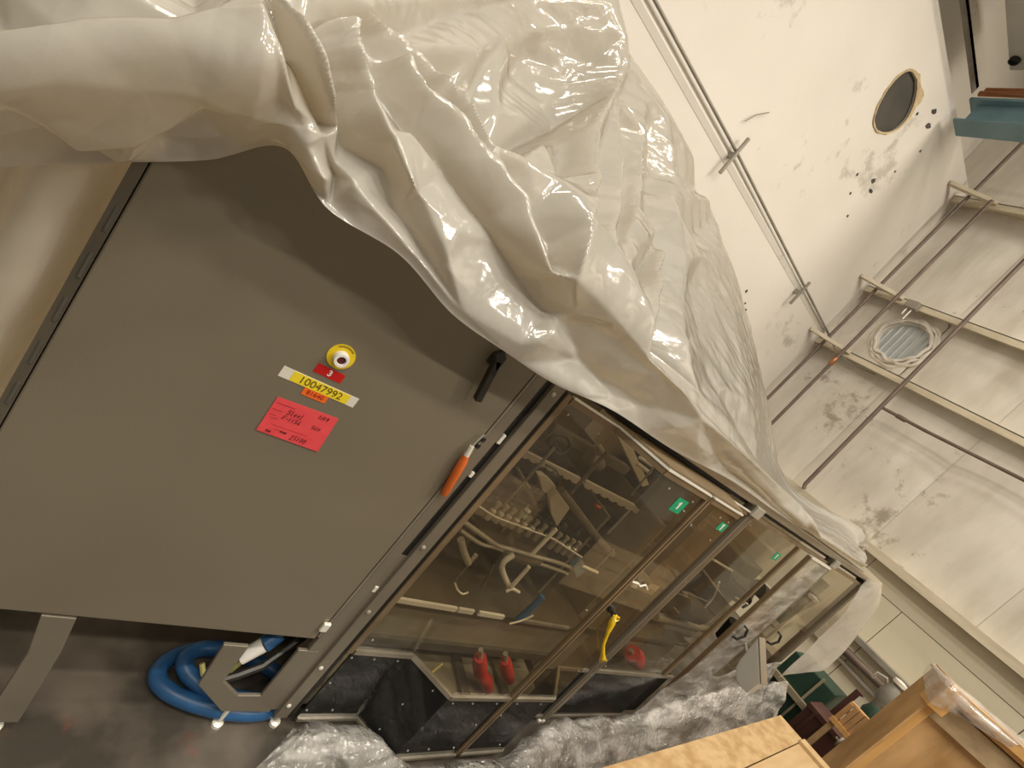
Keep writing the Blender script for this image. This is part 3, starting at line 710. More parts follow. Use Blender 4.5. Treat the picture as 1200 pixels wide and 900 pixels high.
# inside: panels and deck
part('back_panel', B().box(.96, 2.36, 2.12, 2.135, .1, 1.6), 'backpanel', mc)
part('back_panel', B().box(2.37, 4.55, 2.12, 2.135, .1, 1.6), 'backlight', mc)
part('inner_partition', B().box(.965, .975, 1.08, 2.12, .1, 1.58), 'backpanel', mc)
part('inner_partition', B().box(2.362, 2.37, 1.25, 2.12, .1, 1.2), 'backpanel', mc)
part('deck', B().box(.98, 2.34, 1.15, 2.1, .495, .510), 'deck', mc)
part('deck_edge', B().box(1.10, 1.42, 1.138, 1.15, .503, .524).box(1.43, 1.515, 1.138, 1.15, .503, .524).box(1.545, 1.70, 1.138, 1.15, .503, .524), 'white', mc)  # white colour stands in for light reflected off the edge
part('deck_edge', B().box(1.83, 2.18, 1.138, 1.15, .505, .520), 'steel', mc)
part('deck', B().box(2.40, 3.64, 1.20, 2.1, .47, .485), 'deck', mc)
part('deck_edge', B().box(2.42, 3.60, 1.188, 1.2, .47, .488), 'hem', mc)
part('base_cabinet', B().box(.99, 2.33, 1.19, 2.0, .27, .494), 'underdeck', mc)
part('base_cabinet', B().box(2.41, 3.62, 1.25, 2.0, .06, .469), 'underdeck', mc)
part('base_frame', B().box(.99, 2.33, 1.17, 1.23, .225, .27), 'charcoal', mc)
part('deck_tray', B().box(.99, 2.33, 1.04, 2.0, .06, .075), 'underdeck', mc)
for x_ in (1.5, 1.78, 2.05):
    part('floor_slat', B().bar((x_, 1.03, .09), (x_ + .05, 1.6, .09), .05, .02), 'deck', mc)
part('yellow_wire', B().tube([(1.405, 1.03, .18), (1.45, 1.05, .21), (1.54, 1.1, .24)], .005, 6), 'yellowcable', mc, smooth=True)
for (pts, rr) in (([(1.70, 1.09, .315), (1.735, 1.09, .27), (1.80, 1.09, .20), (1.87, 1.09, .16), (1.93, 1.09, .105)], [.028, .036, .030, .034, .028]), ([(1.868, 1.09, .31), (1.90, 1.09, .275), (1.97, 1.09, .215), (2.02, 1.09, .175)], [.024, .032, .032, .024]),
                  ([(3.0, 1.17, .37), (3.08, 1.17, .335), (3.17, 1.17, .29)], [.05, .06, .045])):
    h_ = part('red_handle', B().tube(pts, rr, 12), 'red', mc, smooth=True, label='red clamp handle')
    e = Vector(pts[0]); d_ = (Vector(pts[0]) - Vector(pts[1])).normalized()
    part('clamp_stem', B().tube([e, e + d_ * .06], .012, 8), 'steel', h_, smooth=True)
# the mechanism seen through the windows
MECH = [
('p','toothed_belt','ivory',0.02,[(1.383,1.42,1.166),(1.802,1.42,1.163),(1.814,1.42,1.135),(1.798,1.42,1.124),(1.771,1.42,1.124),(1.747,1.42,1.136),(1.732,1.42,1.125),(1.706,1.42,1.125),(1.683,1.42,1.137),(1.668,1.42,1.126),(1.643,1.42,1.127),(1.62,1.42,1.137),(1.606,1.42,1.127),(1.582,1.42,1.128),(1.56,1.42,1.138),(1.546,1.42,1.128),(1.523,1.42,1.129),(1.502,1.42,1.139),(1.488,1.42,1.129),(1.466,1.42,1.13),(1.446,1.42,1.14),(1.432,1.42,1.13),(1.411,1.42,1.131),(1.391,1.42,1.141)]),
('p','toothed_belt','ivory',0.02,[(1.84,1.42,1.167),(2.383,1.42,1.161),(2.4,1.42,1.128),(2.379,1.42,1.116),(2.344,1.42,1.117),(2.312,1.42,1.13),(2.292,1.42,1.118),(2.258,1.42,1.118),(2.228,1.42,1.131),(2.209,1.42,1.119),(2.176,1.42,1.12),(2.147,1.42,1.133),(2.128,1.42,1.121),(2.097,1.42,1.122),(2.069,1.42,1.134),(2.051,1.42,1.123),(2.021,1.42,1.123),(1.993,1.42,1.135),(1.976,1.42,1.124),(1.947,1.42,1.125),(1.921,1.42,1.137),(1.904,1.42,1.126),(1.876,1.42,1.126),(1.851,1.42,1.138)]),
('t','guide_rod','steel',0.009,[(1.445,1.35,1.267),(1.446,1.35,0.914)]),
('t','guide_rod','darksteel',0.012,[(1.659,1.3,1.38),(1.665,1.3,1.128)]),
('t','swing_arm','darksteel',0.026,[(1.597,1.3,1.123),(2.055,1.3,0.966),(2.257,1.3,0.906)]),
('t','pivot_rod','steel',0.007,[(2.206,1.28,0.952),(2.212,1.28,0.793)]),
('t','upper_guide_rail','steel',0.013,[(1.176,1.2,0.89),(1.313,1.2,0.854),(1.412,1.2,0.83),(1.499,1.2,0.83),(1.647,1.2,0.83),(1.799,1.2,0.833),(1.918,1.2,0.824)]),
('t','lower_guide_rail','steel',0.011,[(1.192,1.2,0.849),(1.328,1.2,0.815),(1.418,1.2,0.817),(1.554,1.2,0.804),(1.754,1.2,0.798),(1.921,1.2,0.789)]),
('t','wire_guide','bright',0.005,[(1.204,1.22,0.962),(1.309,1.22,0.942),(1.411,1.22,0.938),(1.525,1.22,0.94)]),
('t','wire_guide','bright',0.005,[(1.441,1.2,0.949),(1.65,1.2,0.944),(1.743,1.2,0.929),(1.916,1.2,0.899)]),
('t','clamp_rod','bright',0.012,[(1.553,1.15,0.876),(1.556,1.15,0.979),(1.559,1.15,1.026)]),
('t','support_bracket','bright',0.016,[(1.466,1.15,0.847),(1.457,1.15,0.778),(1.592,1.15,0.68)]),
('t','support_bracket','bright',0.012,[(1.568,1.13,0.826),(1.573,1.13,0.701)]),
('t','bracket_foot','bright',0.01,[(1.567,1.13,0.673),(1.585,1.13,0.693),(1.637,1.13,0.683)]),
('t','hanger_bracket','steel',0.018,[(1.177,1.15,0.848),(1.227,1.15,0.803),(1.296,1.15,0.751)]),
('t','hanger_bracket','steel',0.012,[(1.296,1.15,0.751),(1.296,1.15,0.799)]),
('t','sensor_wire','darksteel',0.003,[(1.305,1.15,0.734),(1.303,1.15,0.67),(1.322,1.15,0.629)]),
('t','round_hook','bright',0.006,[(1.312,1.15,0.642),(1.35,1.15,0.611),(1.391,1.15,0.594),(1.412,1.15,0.609)]),
('t','spring_rod','bronze',0.008,[(1.537,1.25,0.699),(1.582,1.25,0.555)]),
('p','funnel_plate','ivory',0.03,[(1.407,1.28,1.152),(1.43,1.28,1.161),(1.483,1.28,1.153),(1.54,1.28,1.136),(1.553,1.28,1.089),(1.489,1.28,1.096)]),
('p','chute_plate','ivory',0.03,[(1.527,1.25,1.134),(1.668,1.25,1.083),(1.687,1.25,0.977),(1.596,1.25,1.026),(1.523,1.25,1.087)]),
('p','guide_arm','ivory',0.03,[(1.843,1.5,1.435),(1.901,1.5,1.463),(2.386,1.5,1.279),(2.355,1.5,1.246)]),
('t','slide_bar','ivory',0.012,[(2.147,1.5,1.385),(2.297,1.5,1.38)]),
('t','slide_bar','ivory',0.014,[(2.156,1.5,1.352),(2.306,1.5,1.339)]),
('p','dark_control_plate','charcoal',0.03,[(1.619,0.98,1.332),(1.615,0.98,1.513),(1.815,0.98,1.511),(1.853,0.98,1.341)]),
('t','blue_scoop','blue',0.02,[(1.759,1.12,0.533),(1.772,1.12,0.605),(1.776,1.12,0.697)]),
('t','scoop_edge','bright',0.006,[(1.702,1.1,0.528),(1.757,1.1,0.56),(1.793,1.1,0.601)]),
('p','blue_block','blueg',0.05,[(1.906,1.18,0.832),(1.929,1.18,0.885),(1.99,1.18,0.854),(1.977,1.18,0.791)]),
('t','end_bar','ivory',0.01,[(1.933,1.18,0.869),(2.072,1.18,0.857)]),
('t','lever_rod','steel',0.008,[(1.478,1.3,0.734),(1.493,1.3,0.898),(1.509,1.3,0.997)]),
('t','lever_rod','darksteel',0.014,[(1.424,1.4,1.034),(1.551,1.4,1.006),(1.695,1.4,0.931)]),
('t','lever_rod','steel',0.01,[(1.406,1.4,1.088),(1.548,1.4,1.021)]),
('t','air_hose','charcoal',0.006,[(1.423,1.3,1.199),(1.495,1.3,1.194),(1.559,1.3,1.155),(1.571,1.3,1.108)]),
('t','air_hose','charcoal',0.006,[(1.481,1.3,0.997),(1.417,1.3,1.014),(1.418,1.3,1.059),(1.515,1.3,1.061)]),
('t','air_hose','charcoal',0.012,[(1.548,1.5,1.21),(1.553,1.5,1.266),(1.62,1.5,1.287),(1.685,1.5,1.251),(1.662,1.5,1.196),(1.584,1.5,1.205)]),
('t','air_hose','charcoal',0.01,[(1.68,1.4,0.915),(1.802,1.4,0.887),(1.94,1.4,0.884),(2.21,1.4,0.839)]),
('t','dark_motor','charcoal',0.045,[(2.23,1.5,1.007),(2.422,1.5,0.99)]),
('t','dark_motor','charcoal',0.035,[(2.091,1.5,1.022),(2.283,1.5,1.012)]),
('t','orange_cap','orange',0.012,[(1.932,1.35,1.101),(1.967,1.35,1.096)]),
('t','white_fitting','white',0.012,[(1.457,1.25,1.003),(1.48,1.25,0.996)]),
('t','green_fitting','greeng',0.016,[(1.469,1.25,0.962),(1.486,1.25,0.978)]),
('t','cross_bar','darksteel',0.012,[(2.474,1.5,1.022),(2.87,1.5,0.924)]),
('t','cross_bar','steel',0.008,[(2.618,1.6,0.952),(2.874,1.6,0.894),(3.152,1.6,0.828)]),
('t','cross_bar','darksteel',0.012,[(2.361,1.5,0.644),(2.805,1.5,0.7)]),
('t','tie_rod','steel',0.006,[(1.838,1.2,1.463),(1.862,1.2,1.288)]),
('t','tie_rod','steel',0.006,[(1.936,1.2,1.218),(1.934,1.2,1.066)]),
('t','gear_hub','darksteel',0.04,[(1.894,1.55,1.238),(2.001,1.55,1.224)]),
('t','gear_hub','steel',0.02,[(1.877,1.55,1.319),(1.952,1.55,1.293)]),
('t','drum','charcoal',0.09,[(3.257,1.3,0.731),(3.595,1.3,0.7)]),
('t','drum','charcoal',0.11,[(3.577,1.4,0.982),(4.134,1.4,0.928)]),
('t','motor_housing','grey',0.07,[(3.34,1.35,0.508),(3.82,1.35,0.494)]),
('t','motor_housing','charcoal',0.06,[(3.577,1.35,0.334),(3.638,1.35,0.399)]),
('t','guide_rod','ivory',0.01,[(3.051,1.25,1.134),(3.368,1.25,1.116)]),
('t','guide_rod','steel',0.008,[(3.054,1.25,1.043),(3.592,1.25,0.906)]),
('t','guide_rod','steel',0.008,[(3.19,1.3,0.816),(3.632,1.3,0.797)]),
('t','air_hose','steel',0.008,[(3.151,1.25,0.716),(3.341,1.25,0.667),(3.397,1.25,0.729),(3.626,1.25,0.699)]),
('t','air_hose','charcoal',0.012,[(3.499,1.25,1.057),(3.735,1.25,1.025),(3.996,1.25,0.953),(3.979,1.25,0.874)]),
('t','clamp_rod','bright',0.008,[(3.592,1.2,0.969),(3.84,1.2,0.949)]),
('t','clamp_rod','bright',0.008,[(3.22,1.2,1.035),(3.33,1.2,0.915),(3.355,1.2,0.82)]),
('t','valve_block','charcoal',0.05,[(3.423,1.1,1.157),(3.596,1.1,1.13)]),
('t','valve_block','black',0.05,[(3.662,1.1,0.695),(3.624,1.1,0.847)]),
('t','shaft','steel',0.03,[(3.17,1.3,0.571),(3.427,1.3,0.572),(3.989,1.3,0.559)])]
for kind, name, m_, r_, pts in MECH:
    if kind == 't':
        r_ = r_ * (.78 if r_ < .03 else 1)
        b_ = B()
        if len(pts) == 2: b_.tube(pts, r_, 10)
        else:
            # smooth the run
            P = [Vector(q) for q in pts]; Q = []
            for i in range(len(P) - 1):
                p0, p1, p2, p3 = P[max(i - 1, 0)], P[i], P[i + 1], P[min(i + 2, len(P) - 1)]
                for k in range(4):
                    s = k / 4
                    Q.append(0.5 * (2 * p1 + (p2 - p0) * s + (2 * p0 - 5 * p1 + 4 * p2 - p3) * s * s + (3 * p1 - p0 - 3 * p2 + p3) * s ** 3))
            Q.append(P[-1]); b_.tube(Q, r_, 10)
        part(name, b_, m_, mc, smooth=True)
    else:
        part(name, B().prism(pts, (0, r_, 0)), m_, mc, bevel=.003)
# row of vial holders along the curved guide
vh = part('vial_holder', B().lathe((1.30, 1.24, .905), (0, 0, 1), [(.013, 0), (.016, .004), (.016, .05), (.009, .056), (.009, .075), (.012, .077), (.012, .09)], 12), 'steel', mc, smooth=True)
repeat(vh, [(.052 * k, .012 * math.sin(k * .5), -.004 * k) for k in range(1, 12)])
vc = part('holder_cap', B().lathe((1.30, 1.30, .93), (0, 0, 1), [(.014, 0), (.014, .02), (.006, .028), (.006, .05)], 12), 'charcoal', mc, smooth=True)
repeat(vc, [(.06 * k, .03 * (k % 2), .012 * (k % 3)) for k in range(1, 11)])
# round wheel and reels
for (cx, cy, cz, rr, m_) in ((1.36, 1.45, 1.30, .085, 'charcoal'), (1.50, 1.6, 1.34, .06, 'darksteel'), (1.72, 1.5, 1.02, .08, 'charcoal')):
    part('reel', B().lathe((cx, cy, cz), (0, -1, 0), [(rr, 0), (rr, .03), (rr * .85, .035), (rr * .35, .02), (rr * .3, .05), (.01, .052)], 28), m_, mc, smooth=True)
part('transfer_disc', B().lathe((1.58, 1.42, .80), (0, 0, 1), [(.24, 0), (.26, .005), (.26, .02), (.2, .024), (.06, .03), (.05, .09), (.01, .092)], 40), 'deck', mc, smooth=True)
part('main_column', B().lathe((1.55, 1.55, .51), (0, 0, 1), [(.11, 0), (.11, .02), (.07, .03), (.07, .30)], 24), 'darksteel', mc, smooth=True)
part('gear_housing', B().box(1.05, 1.35, 1.35, 1.65, .51, .72), 'charcoal', mc, bevel=.01)
part('gear_housing', B().box(1.78, 2.18, 1.45, 1.85, .51, .78), 'charcoal', mc, bevel=.01)
part('cross_beam', B().box(.98, 2.33, 1.62, 1.68, 1.22, 1.27), 'darksteel', mc)
part('cross_beam', B().box(.98, 2.33, 1.9, 1.96, .95, 1.01), 'darksteel', mc)
part('dark_backing', B().box(.99, 2.1, 1.70, 1.72, .51, .93), 'blackpl', mc)  # added dark panel that darkens the background behind the mechanism
part('side_plate', B().box(2.0, 2.02, 1.3, 1.9, .55, 1.1), 'darksteel', mc)
part('drive_unit', B().box(2.55, 2.95, 1.5, 1.9, .49, .95), 'charcoal', mc, bevel=.015)
part('drive_unit', B().box(3.0, 3.35, 1.55, 1.95, .49, 1.15), 'charcoal', mc, bevel=.015)
part('drive_unit', B().box(2.75, 3.5, 1.75, 2.0, .95, 1.30), 'charcoal', mc, bevel=.015)
part('guide_chute', B().bar((2.6, 1.3, .78), (3.1, 1.35, .72), .06, .05), 'ivory', mc, bevel=.008)
part('guide_chute', B().bar((2.5, 1.3, .88), (2.75, 1.3, .80), .05, .06), 'grey', mc, bevel=.008)
part('electrical_unit', B().box(3.85, 4.2, 1.4, 1.8, .4, 1.15), 'grey', mc, bevel=.015)
part('electrical_unit', B().box(4.2, 4.42, 1.5, 1.9, .5, 1.3), 'backlight', mc, bevel=.015)
part('inner_tube', B().tube([(3.9, 1.15, .55), (4.0, 1.15, 1.3)], .025, 10), 'steel', mc, smooth=True)
part('inner_tube', B().tube([(4.25, 1.12, .45), (4.35, 1.12, 1.4)], .035, 10), 'steel', mc, smooth=True)
# control box on its arm
cbx = thing('control_box', 'small grey metal control box sticking out in front of the machine end', 'box', (3.05, .72, .80))
CP = [(3.0, .76, .844), (3.0, .773, .889), (3.0, .792, 1.044), (3.0, .64, .896), (3.0, .645, .807), (3.0, .716, .803)]
part('casing', B().prism([(x, y, z) for x, y, z in CP], (.085, 0, 0)), 'unit', cbx, bevel=.004)
part('edge_plate', B().add([(3.0, .79, 1.046), (3.088, .79, 1.046), (3.088, .638, .897), (3.0, .638, .897), (3.0, .789, 1.052), (3.088, .789, 1.052), (3.088, .634, .900), (3.0, .634, .900)], [(0, 3, 2, 1), (4, 5, 6, 7), (0, 1, 5, 4), (1, 2, 6, 5), (2, 3, 7, 6), (3, 0, 4, 7)]), 'rail', cbx)
part('arm', B().tube([(3.08, .70, .90), (3.35, .85, .84), (3.64, .98, .80)], .011, 10), 'darksteel', cbx, smooth=True)
part('knob', B().lathe((3.09, .76, 1.0), (1, 0, 0), [(.015, 0), (.015, .03), (.01, .035)], 12), 'blackpl', cbx, smooth=True)
# yellow strap
t = thing('yellow_strap', 'bright yellow strap hanging from the black latch on the window', 'strap', (1.78, .82, .70))
sp = [(1.745, .822, .962), (1.752, .82, .945), (1.78, .82, .91), (1.815, .824, .86), (1.86, .826, .80), (1.915, .828, .75), (1.96, .83, .71), (1.99, .832, .694)]
wd = [.010, .016, .016, .008, .006, .009, .016, .018]
b_ = B(); L_ = []
for (x, y, z), w_ in zip(sp, wd):
    L_.append([(x - w_ * .7, y, z - w_ * .7), (x + w_ * .7, y - .004, z + w_ * .7)])
part('strip', b_.grid(L_), 'yellowstrap', t, smooth=True, solid=.003)
part('loop', B().tube([(1.74, .80, .975), (1.728, .815, .965), (1.738, .80, .955), (1.75, .80, .962)], .004, 6, closed=True), 'yellowstrap', t, smooth=True)

# ------------------------------------------------------------------ hose and cables under the cabinet
hs = thing('blue_hose_coil', 'coil of blue hose lying on the floor under the grey cabinet', 'hose', (.72, 1.12, 0))
P = []
for k in range(120):
    q = k / 119
    a = -0.4 - q * 2 * math.pi * 1.75
    ra = .225 - .085 * q + .012 * math.sin(a * 1.7)
    P.append((.745 + .02 * q + ra * math.cos(a) - .06 * math.sin(a), 1.135 + .115 * (1 - .35 * q) * math.sin(a), .026 + .035 * q + .05 * max(0, q - .45) + .006 * math.sin(a * 2.3)))
part('hose', B().tube(P, .026, 12), 'hose', hs, smooth=True)
tag(part('cable', B().tube([(.60, 1.08, .19), (.615, 1.06, .17), (.64, 1.05, .15), (.70, 1.08, .16), (.78, 1.15, .2), (.9, 1.25, .25)], .008, 8), 'yellowcable', smooth=True), 'thin yellow green cable looped over the blue hose', 'cable')
tag(part('cable', B().tube([(.65, 1.02, .20), (.70, 1.03, .215), (.76, 1.04, .25), (.86, 1.1, .32), (.95, 1.2, .4)], .013, 8), 'blackpl', smooth=True), 'black cable above the blue hose behind the bracket', 'cable')
t = thing('hose_connector', 'white plastic connector above the blue hose behind the bracket', 'connector', (.71, 1.05, .26))
part('body', B().tube([(.680, 1.05, .270), (.725, 1.06, .325)], [.022, .024], 12), 'white', t, smooth=True)
part('cuff', B().tube([(.725, 1.06, .325), (.76, 1.08, .36)], [.028, .026], 12), 'hose', t, smooth=True)

# ------------------------------------------------------------------ milky plastic sheet
NET = np.array([
[(-0.289,1.02,1.302),(-0.28,0.93,1.4),(-0.271,0.84,1.5),(-0.316,0.93,1.533),(-0.375,1.05,1.574),(-0.494,1.3,1.642)],
[(-0.2,1.01,1.391),(-0.202,0.92,1.48),(-0.206,0.83,1.578),(-0.242,0.93,1.617),(-0.292,1.05,1.659),(-0.398,1.35,1.766)],
[(-0.108,0.985,1.477),(-0.115,0.92,1.555),(-0.12,0.84,1.675),(-0.137,0.93,1.726),(-0.178,1.1,1.787),(-0.259,1.4,1.969)],
[(-0.015,0.975,1.56),(-0.034,0.92,1.625),(-0.052,0.85,1.72),(-0.059,0.95,1.793),(-0.082,1.15,1.88),(-0.117,1.5,2.146)],
[(0.061,0.965,1.648),(0.035,0.91,1.701),(0.02,0.88,1.774),(0.019,1.0,1.86),(0.046,1.3,2.004),(0.16,1.85,2.452)],
[(0.158,0.905,1.614),(0.132,0.925,1.701),(0.123,0.985,1.805),(0.145,1.15,1.932),(0.301,1.6,2.233),(0.713,2.1,2.718)],
[(0.306,0.905,1.619),(0.283,0.925,1.713),(0.278,0.985,1.841),(0.352,1.25,2.019),(0.586,1.7,2.312),(1.126,2.2,2.753)],
[(0.465,0.905,1.58),(0.43,0.925,1.721),(0.448,0.985,1.835),(0.604,1.3,2.058),(0.943,1.75,2.39),(1.638,2.25,2.732)],
[(0.626,0.905,1.574),(0.616,0.925,1.723),(0.639,0.985,1.85),(0.89,1.3,2.065),(1.337,1.8,2.381),(2.21,2.3,2.653)],
[(0.815,0.905,1.574),(0.84,0.925,1.733),(0.878,0.985,1.868),(1.177,1.3,2.07),(1.746,1.8,2.355),(2.635,2.3,2.569)],
[(1.057,0.905,1.602),(1.101,0.925,1.748),(1.183,0.985,1.874),(1.635,1.35,2.067),(2.239,1.8,2.273),(3.284,2.3,2.403)],
[(1.439,0.925,1.603),(1.463,0.945,1.738),(1.565,1.005,1.833),(2.186,1.4,1.984),(2.882,1.8,2.129),(3.991,2.25,2.151)],
[(2.013,0.98,1.627),(2.071,0.99,1.696),(2.307,1.1,1.749),(2.907,1.4,1.809),(3.71,1.8,1.887),(4.711,2.15,1.844)],
[(2.599,0.985,1.627),(2.637,1.0,1.667),(2.943,1.12,1.688),(3.387,1.3,1.715),(3.875,1.5,1.743),(4.262,1.65,1.762)],
[(3.184,0.985,1.644),(3.306,1.0,1.687),(3.688,1.1,1.721),(4.043,1.2,1.76),(4.334,1.28,1.804),(4.6,1.34,1.857)],
[(4.188,1.0,1.655),(4.25,1.02,1.692),(4.326,1.05,1.722),(4.358,1.08,1.741),(4.322,1.1,1.753),(4.299,1.12,1.768)]])
FOLDS = [
(0.012,[(3.8,1.5),(4.6,1.0),(5.2,0.7),(6.0,0.3),(7.1,0.2),(8.3,0.0),(9.4,0.0)]),
(-0.02,[(5.1,2.3),(5.6,1.9),(6.2,1.7),(6.9,1.6),(7.3,1.3),(7.8,1.1),(8.3,0.9),(9.1,0.6),(9.9,0.3)]),
(0.028,[(5.2,2.6),(5.6,2.2),(6.1,2.1),(6.7,2.0),(7.1,2.0),(7.5,1.7),(7.9,1.4)]),
(0.03,[(8.1,1.5),(8.5,1.5),(9.0,1.4),(9.6,1.2),(10.2,1.1),(10.8,0.9)]),
(-0.01,[(8.0,1.3),(8.6,0.9),(9.5,0.6),(10.2,0.4)]),
(0.02,[(4.4,3.1),(4.9,3.0),(5.5,2.7),(5.7,2.6)]),
(-0.02,[(4.5,3.0),(4.9,2.8),(5.5,2.6),(5.6,2.4)]),
(-0.012,[(5.8,2.4),(6.2,2.1),(6.8,2.1),(7.3,2.1),(7.8,1.9),(8.0,1.6)]),
(0.03,[(5.7,2.6),(6.0,2.4),(6.4,2.1),(6.9,2.3),(7.3,2.4),(7.6,2.6)]),
(0.012,[(6.8,2.4),(6.9,2.8),(7.3,2.6)]),
(-0.03,[(4.8,3.1),(5.4,2.9),(5.7,2.7)]),
(-0.112,[(5.3,3.1),(5.7,3.1),(6.2,3.1),(6.6,3.0)]),
(-0.105,[(5.9,2.6),(6.4,2.6),(6.7,2.7)]),
(-0.02,[(5.2,3.3),(5.6,3.6),(5.5,4.0),(5.1,4.4)]),
(-0.083,[(5.8,3.5),(6.2,3.4)]),
(-0.03,[(5.5,4.2),(6.2,3.4)]),
(-0.075,[(5.7,4.2),(6.4,4.0),(6.7,3.8)]),
(0.05,[(5.0,4.9),(5.4,4.7),(5.8,4.6),(6.3,4.4),(6.8,4.0),(7.1,3.3),(7.4,2.9),(7.6,2.7),(7.9,2.1),(8.1,1.5)]),
(-0.02,[(5.5,4.4),(6.0,4.4),(6.7,4.0),(7.0,3.2),(7.3,2.8)]),
(-0.005,[(5.4,5.0),(6.0,4.7),(6.7,4.2),(7.4,3.3),(7.7,2.9),(8.1,2.3)]),
(0.03,[(6.8,4.1),(7.6,3.4),(8.1,2.7),(8.4,2.2),(8.7,2.0)]),
(-0.01,[(7.1,4.0),(7.8,3.5),(8.2,2.9)]),
(0.028,[(6.6,4.5),(7.3,4.1),(7.9,3.5),(8.1,3.1),(8.7,2.1)]),
(0.025,[(6.0,4.7),(6.6,4.5),(6.8,4.6),(7.2,4.9),(7.5,5.0)]),
(-0.025,[(7.1,4.3),(7.8,4.1),(8.7,3.2),(9.0,2.6)]),
(0.025,[(6.7,4.6),(7.7,4.3),(8.6,3.7),(7.9,4.5),(7.6,5.0)]),
(-0.02,[(7.4,4.6),(7.7,4.5),(7.5,5.0)]),
(0.03,[(8.6,3.7),(8.9,2.9),(9.4,1.7)]),
(-0.015,[(9.0,3.1),(9.6,1.9),(9.8,1.4)]),
(0.025,[(7.7,5.0),(9.0,4.3),(9.9,4.1),(10.8,3.5),(11.3,2.9)]),
(-0.02,[(8.5,4.4),(9.5,3.4),(10.1,2.7),(10.8,2.3)]),
(0.02,[(8.6,3.1),(9.2,3.3),(9.2,3.8)]),
(0.0,[(9.6,2.7),(10.0,2.1),(10.7,1.5)]),
(0.025,[(3.1,3.0),(3.8,2.3),(4.4,1.5),(4.8,1.3)]),
(-0.02,[(3.6,2.3),(4.2,1.6),(4.6,1.2)]),
(0.022,[(3.4,2.1),(3.4,2.3),(4.0,1.4),(4.5,0.8),(4.9,0.5)]),
(-0.015,[(4.8,1.3),(5.0,0.7),(5.0,0.1)]),
(0.028,[(4.3,2.8),(4.4,2.4),(4.8,1.9),(5.4,1.5),(5.8,1.1)]),
(-0.02,[(4.3,2.4),(4.7,1.8),(5.0,1.2)]),
(0.015,[(5.6,1.7),(5.9,1.1),(6.6,0.6)]),
(-0.008,[(5.5,1.2),(5.8,0.7),(6.4,0.4)]),
(0.012,[(6.6,1.0),(6.6,0.5)]),
(0.015,[(3.1,3.0),(3.7,3.0),(4.4,3.1)]),
(-0.015,[(3.8,2.7),(4.1,2.9),(4.5,2.8)]),
(0.012,[(8.1,0.3),(8.4,0.7),(8.5,1.1)]),
(0.012,[(0.3,2.1),(0.8,2.1),(1.4,2.1),(2.2,2.1),(2.7,2.4),(3.1,3.0)]),
(0.018,[(0.3,1.9),(0.8,1.8),(1.3,1.8),(1.9,1.6),(2.7,1.6),(3.4,1.3)]),
(-0.022,[(0.8,0.9),(1.2,0.7),(1.6,0.3),(2.0,0.1)]),
(0.014,[(0.8,1.5),(1.1,1.2),(1.5,0.7)]),
(0.016,[(2.7,1.5),(2.4,1.1),(2.1,0.8),(2.0,0.2)]),
(-0.012,[(2.9,1.0),(2.5,0.7)]),
(-0.012,[(0.7,2.7),(1.2,2.5),(1.6,2.6),(2.2,2.7)]),
(0.012,[(0.7,3.1),(0.9,2.9),(1.6,2.8)]),
(0.03,[(11.8,1.1),(12.4,1.2),(13.1,1.3),(14.1,0.0)]),
(-0.02,[(11.9,0.4),(12.4,0.4),(13.1,0.0)]),
(-0.015,[(12.0,2.4),(12.6,2.3),(13.3,1.4)]),
(0.02,[(14.0,0.0),(14.4,0.3),(14.9,0.6)]),
(-0.012,[(13.9,0.0),(14.3,0.0)])]
def cr(P, t):
    n = len(P) - 1; i = min(int(t), n - 1); f = t - i
    p0, p1, p2, p3 = P[max(i - 1, 0)], P[i], P[i + 1], P[min(i + 2, n)]
    return 0.5 * (2 * p1 + (p2 - p0) * f + (2 * p0 - 5 * p1 + 4 * p2 - p3) * f * f + (3 * p1 - p0 - 3 * p2 + p3) * f ** 3)
# unseen back drop of the cover, added to block light under the cabinet
back = NET[:, -1, :] + np.array([.1, .35, -.35]); back2 = NET[:, -1, :] * np.array([1, 1, 0]) + np.array([.15, .45, .25])
back2[:3] = back[:3] + np.array([0, .03, -.08])  # left columns stay short so light gets behind the side drape
NETB = np.concatenate([NET, back[:, None], back2[:, None]], 1)
def surf(u, v):
    return cr(np.array([cr(NETB[i], v) for i in range(len(NETB))]), u)
NU, NV = 520, 320
us = np.linspace(0, len(NETB) - 1, NU); vs = np.linspace(0, 7, NV)
CV = np.array([[cr(NETB[i], v_) for v_ in vs] for i in range(len(NETB))])
G = np.array([cr(CV, u_) for u_ in us])                       # NU x NV x 3
def normals(G):
    du = np.gradient(G, axis=0); dv = np.gradient(G, axis=1)
    n = np.cross(du, dv); n /= np.linalg.norm(n, axis=-1, keepdims=True) + 1e-9
    return n
N0 = normals(G)
from mathutils.geometry import delaunay_2d_cdt
# facets: creases and hollows of the sheet, joined by flat pieces in between
pv, ph_, pe = [], [], []
for h, uvs in FOLDS:
    n0 = len(pv); last = None; h = h * 1.8
    for q in uvs:
        if last is not None and abs(q[0] - last[0]) + abs(q[1] - last[1]) < 1e-4: continue
        if last is not None: pe.append((len(pv) - 1, len(pv)))
        pv.append(Vector(q)); ph_.append(h); last = q
for k in range(31):
    for vv in (-.05, 6.2):
        pv.append(Vector((k * .5, vv))); ph_.append(0.0)
for vv in (1, 2, 3, 4, 5):
    for uu in (-.05, 15.05): pv.append(Vector((uu, vv))); ph_.append(0.0)
for uu in (0, 2, 4, 6, 8, 10, 12, 14): pv.append(Vector((uu, 5.3))); ph_.append(0.0)
ov, oe, of, mv, me_, mf = delaunay_2d_cdt(pv, pe, [], 0, 1e-4)
oh = [sum(ph_[i_] for i_ in m_) / len(m_) if len(m_) else None for m_ in mv]
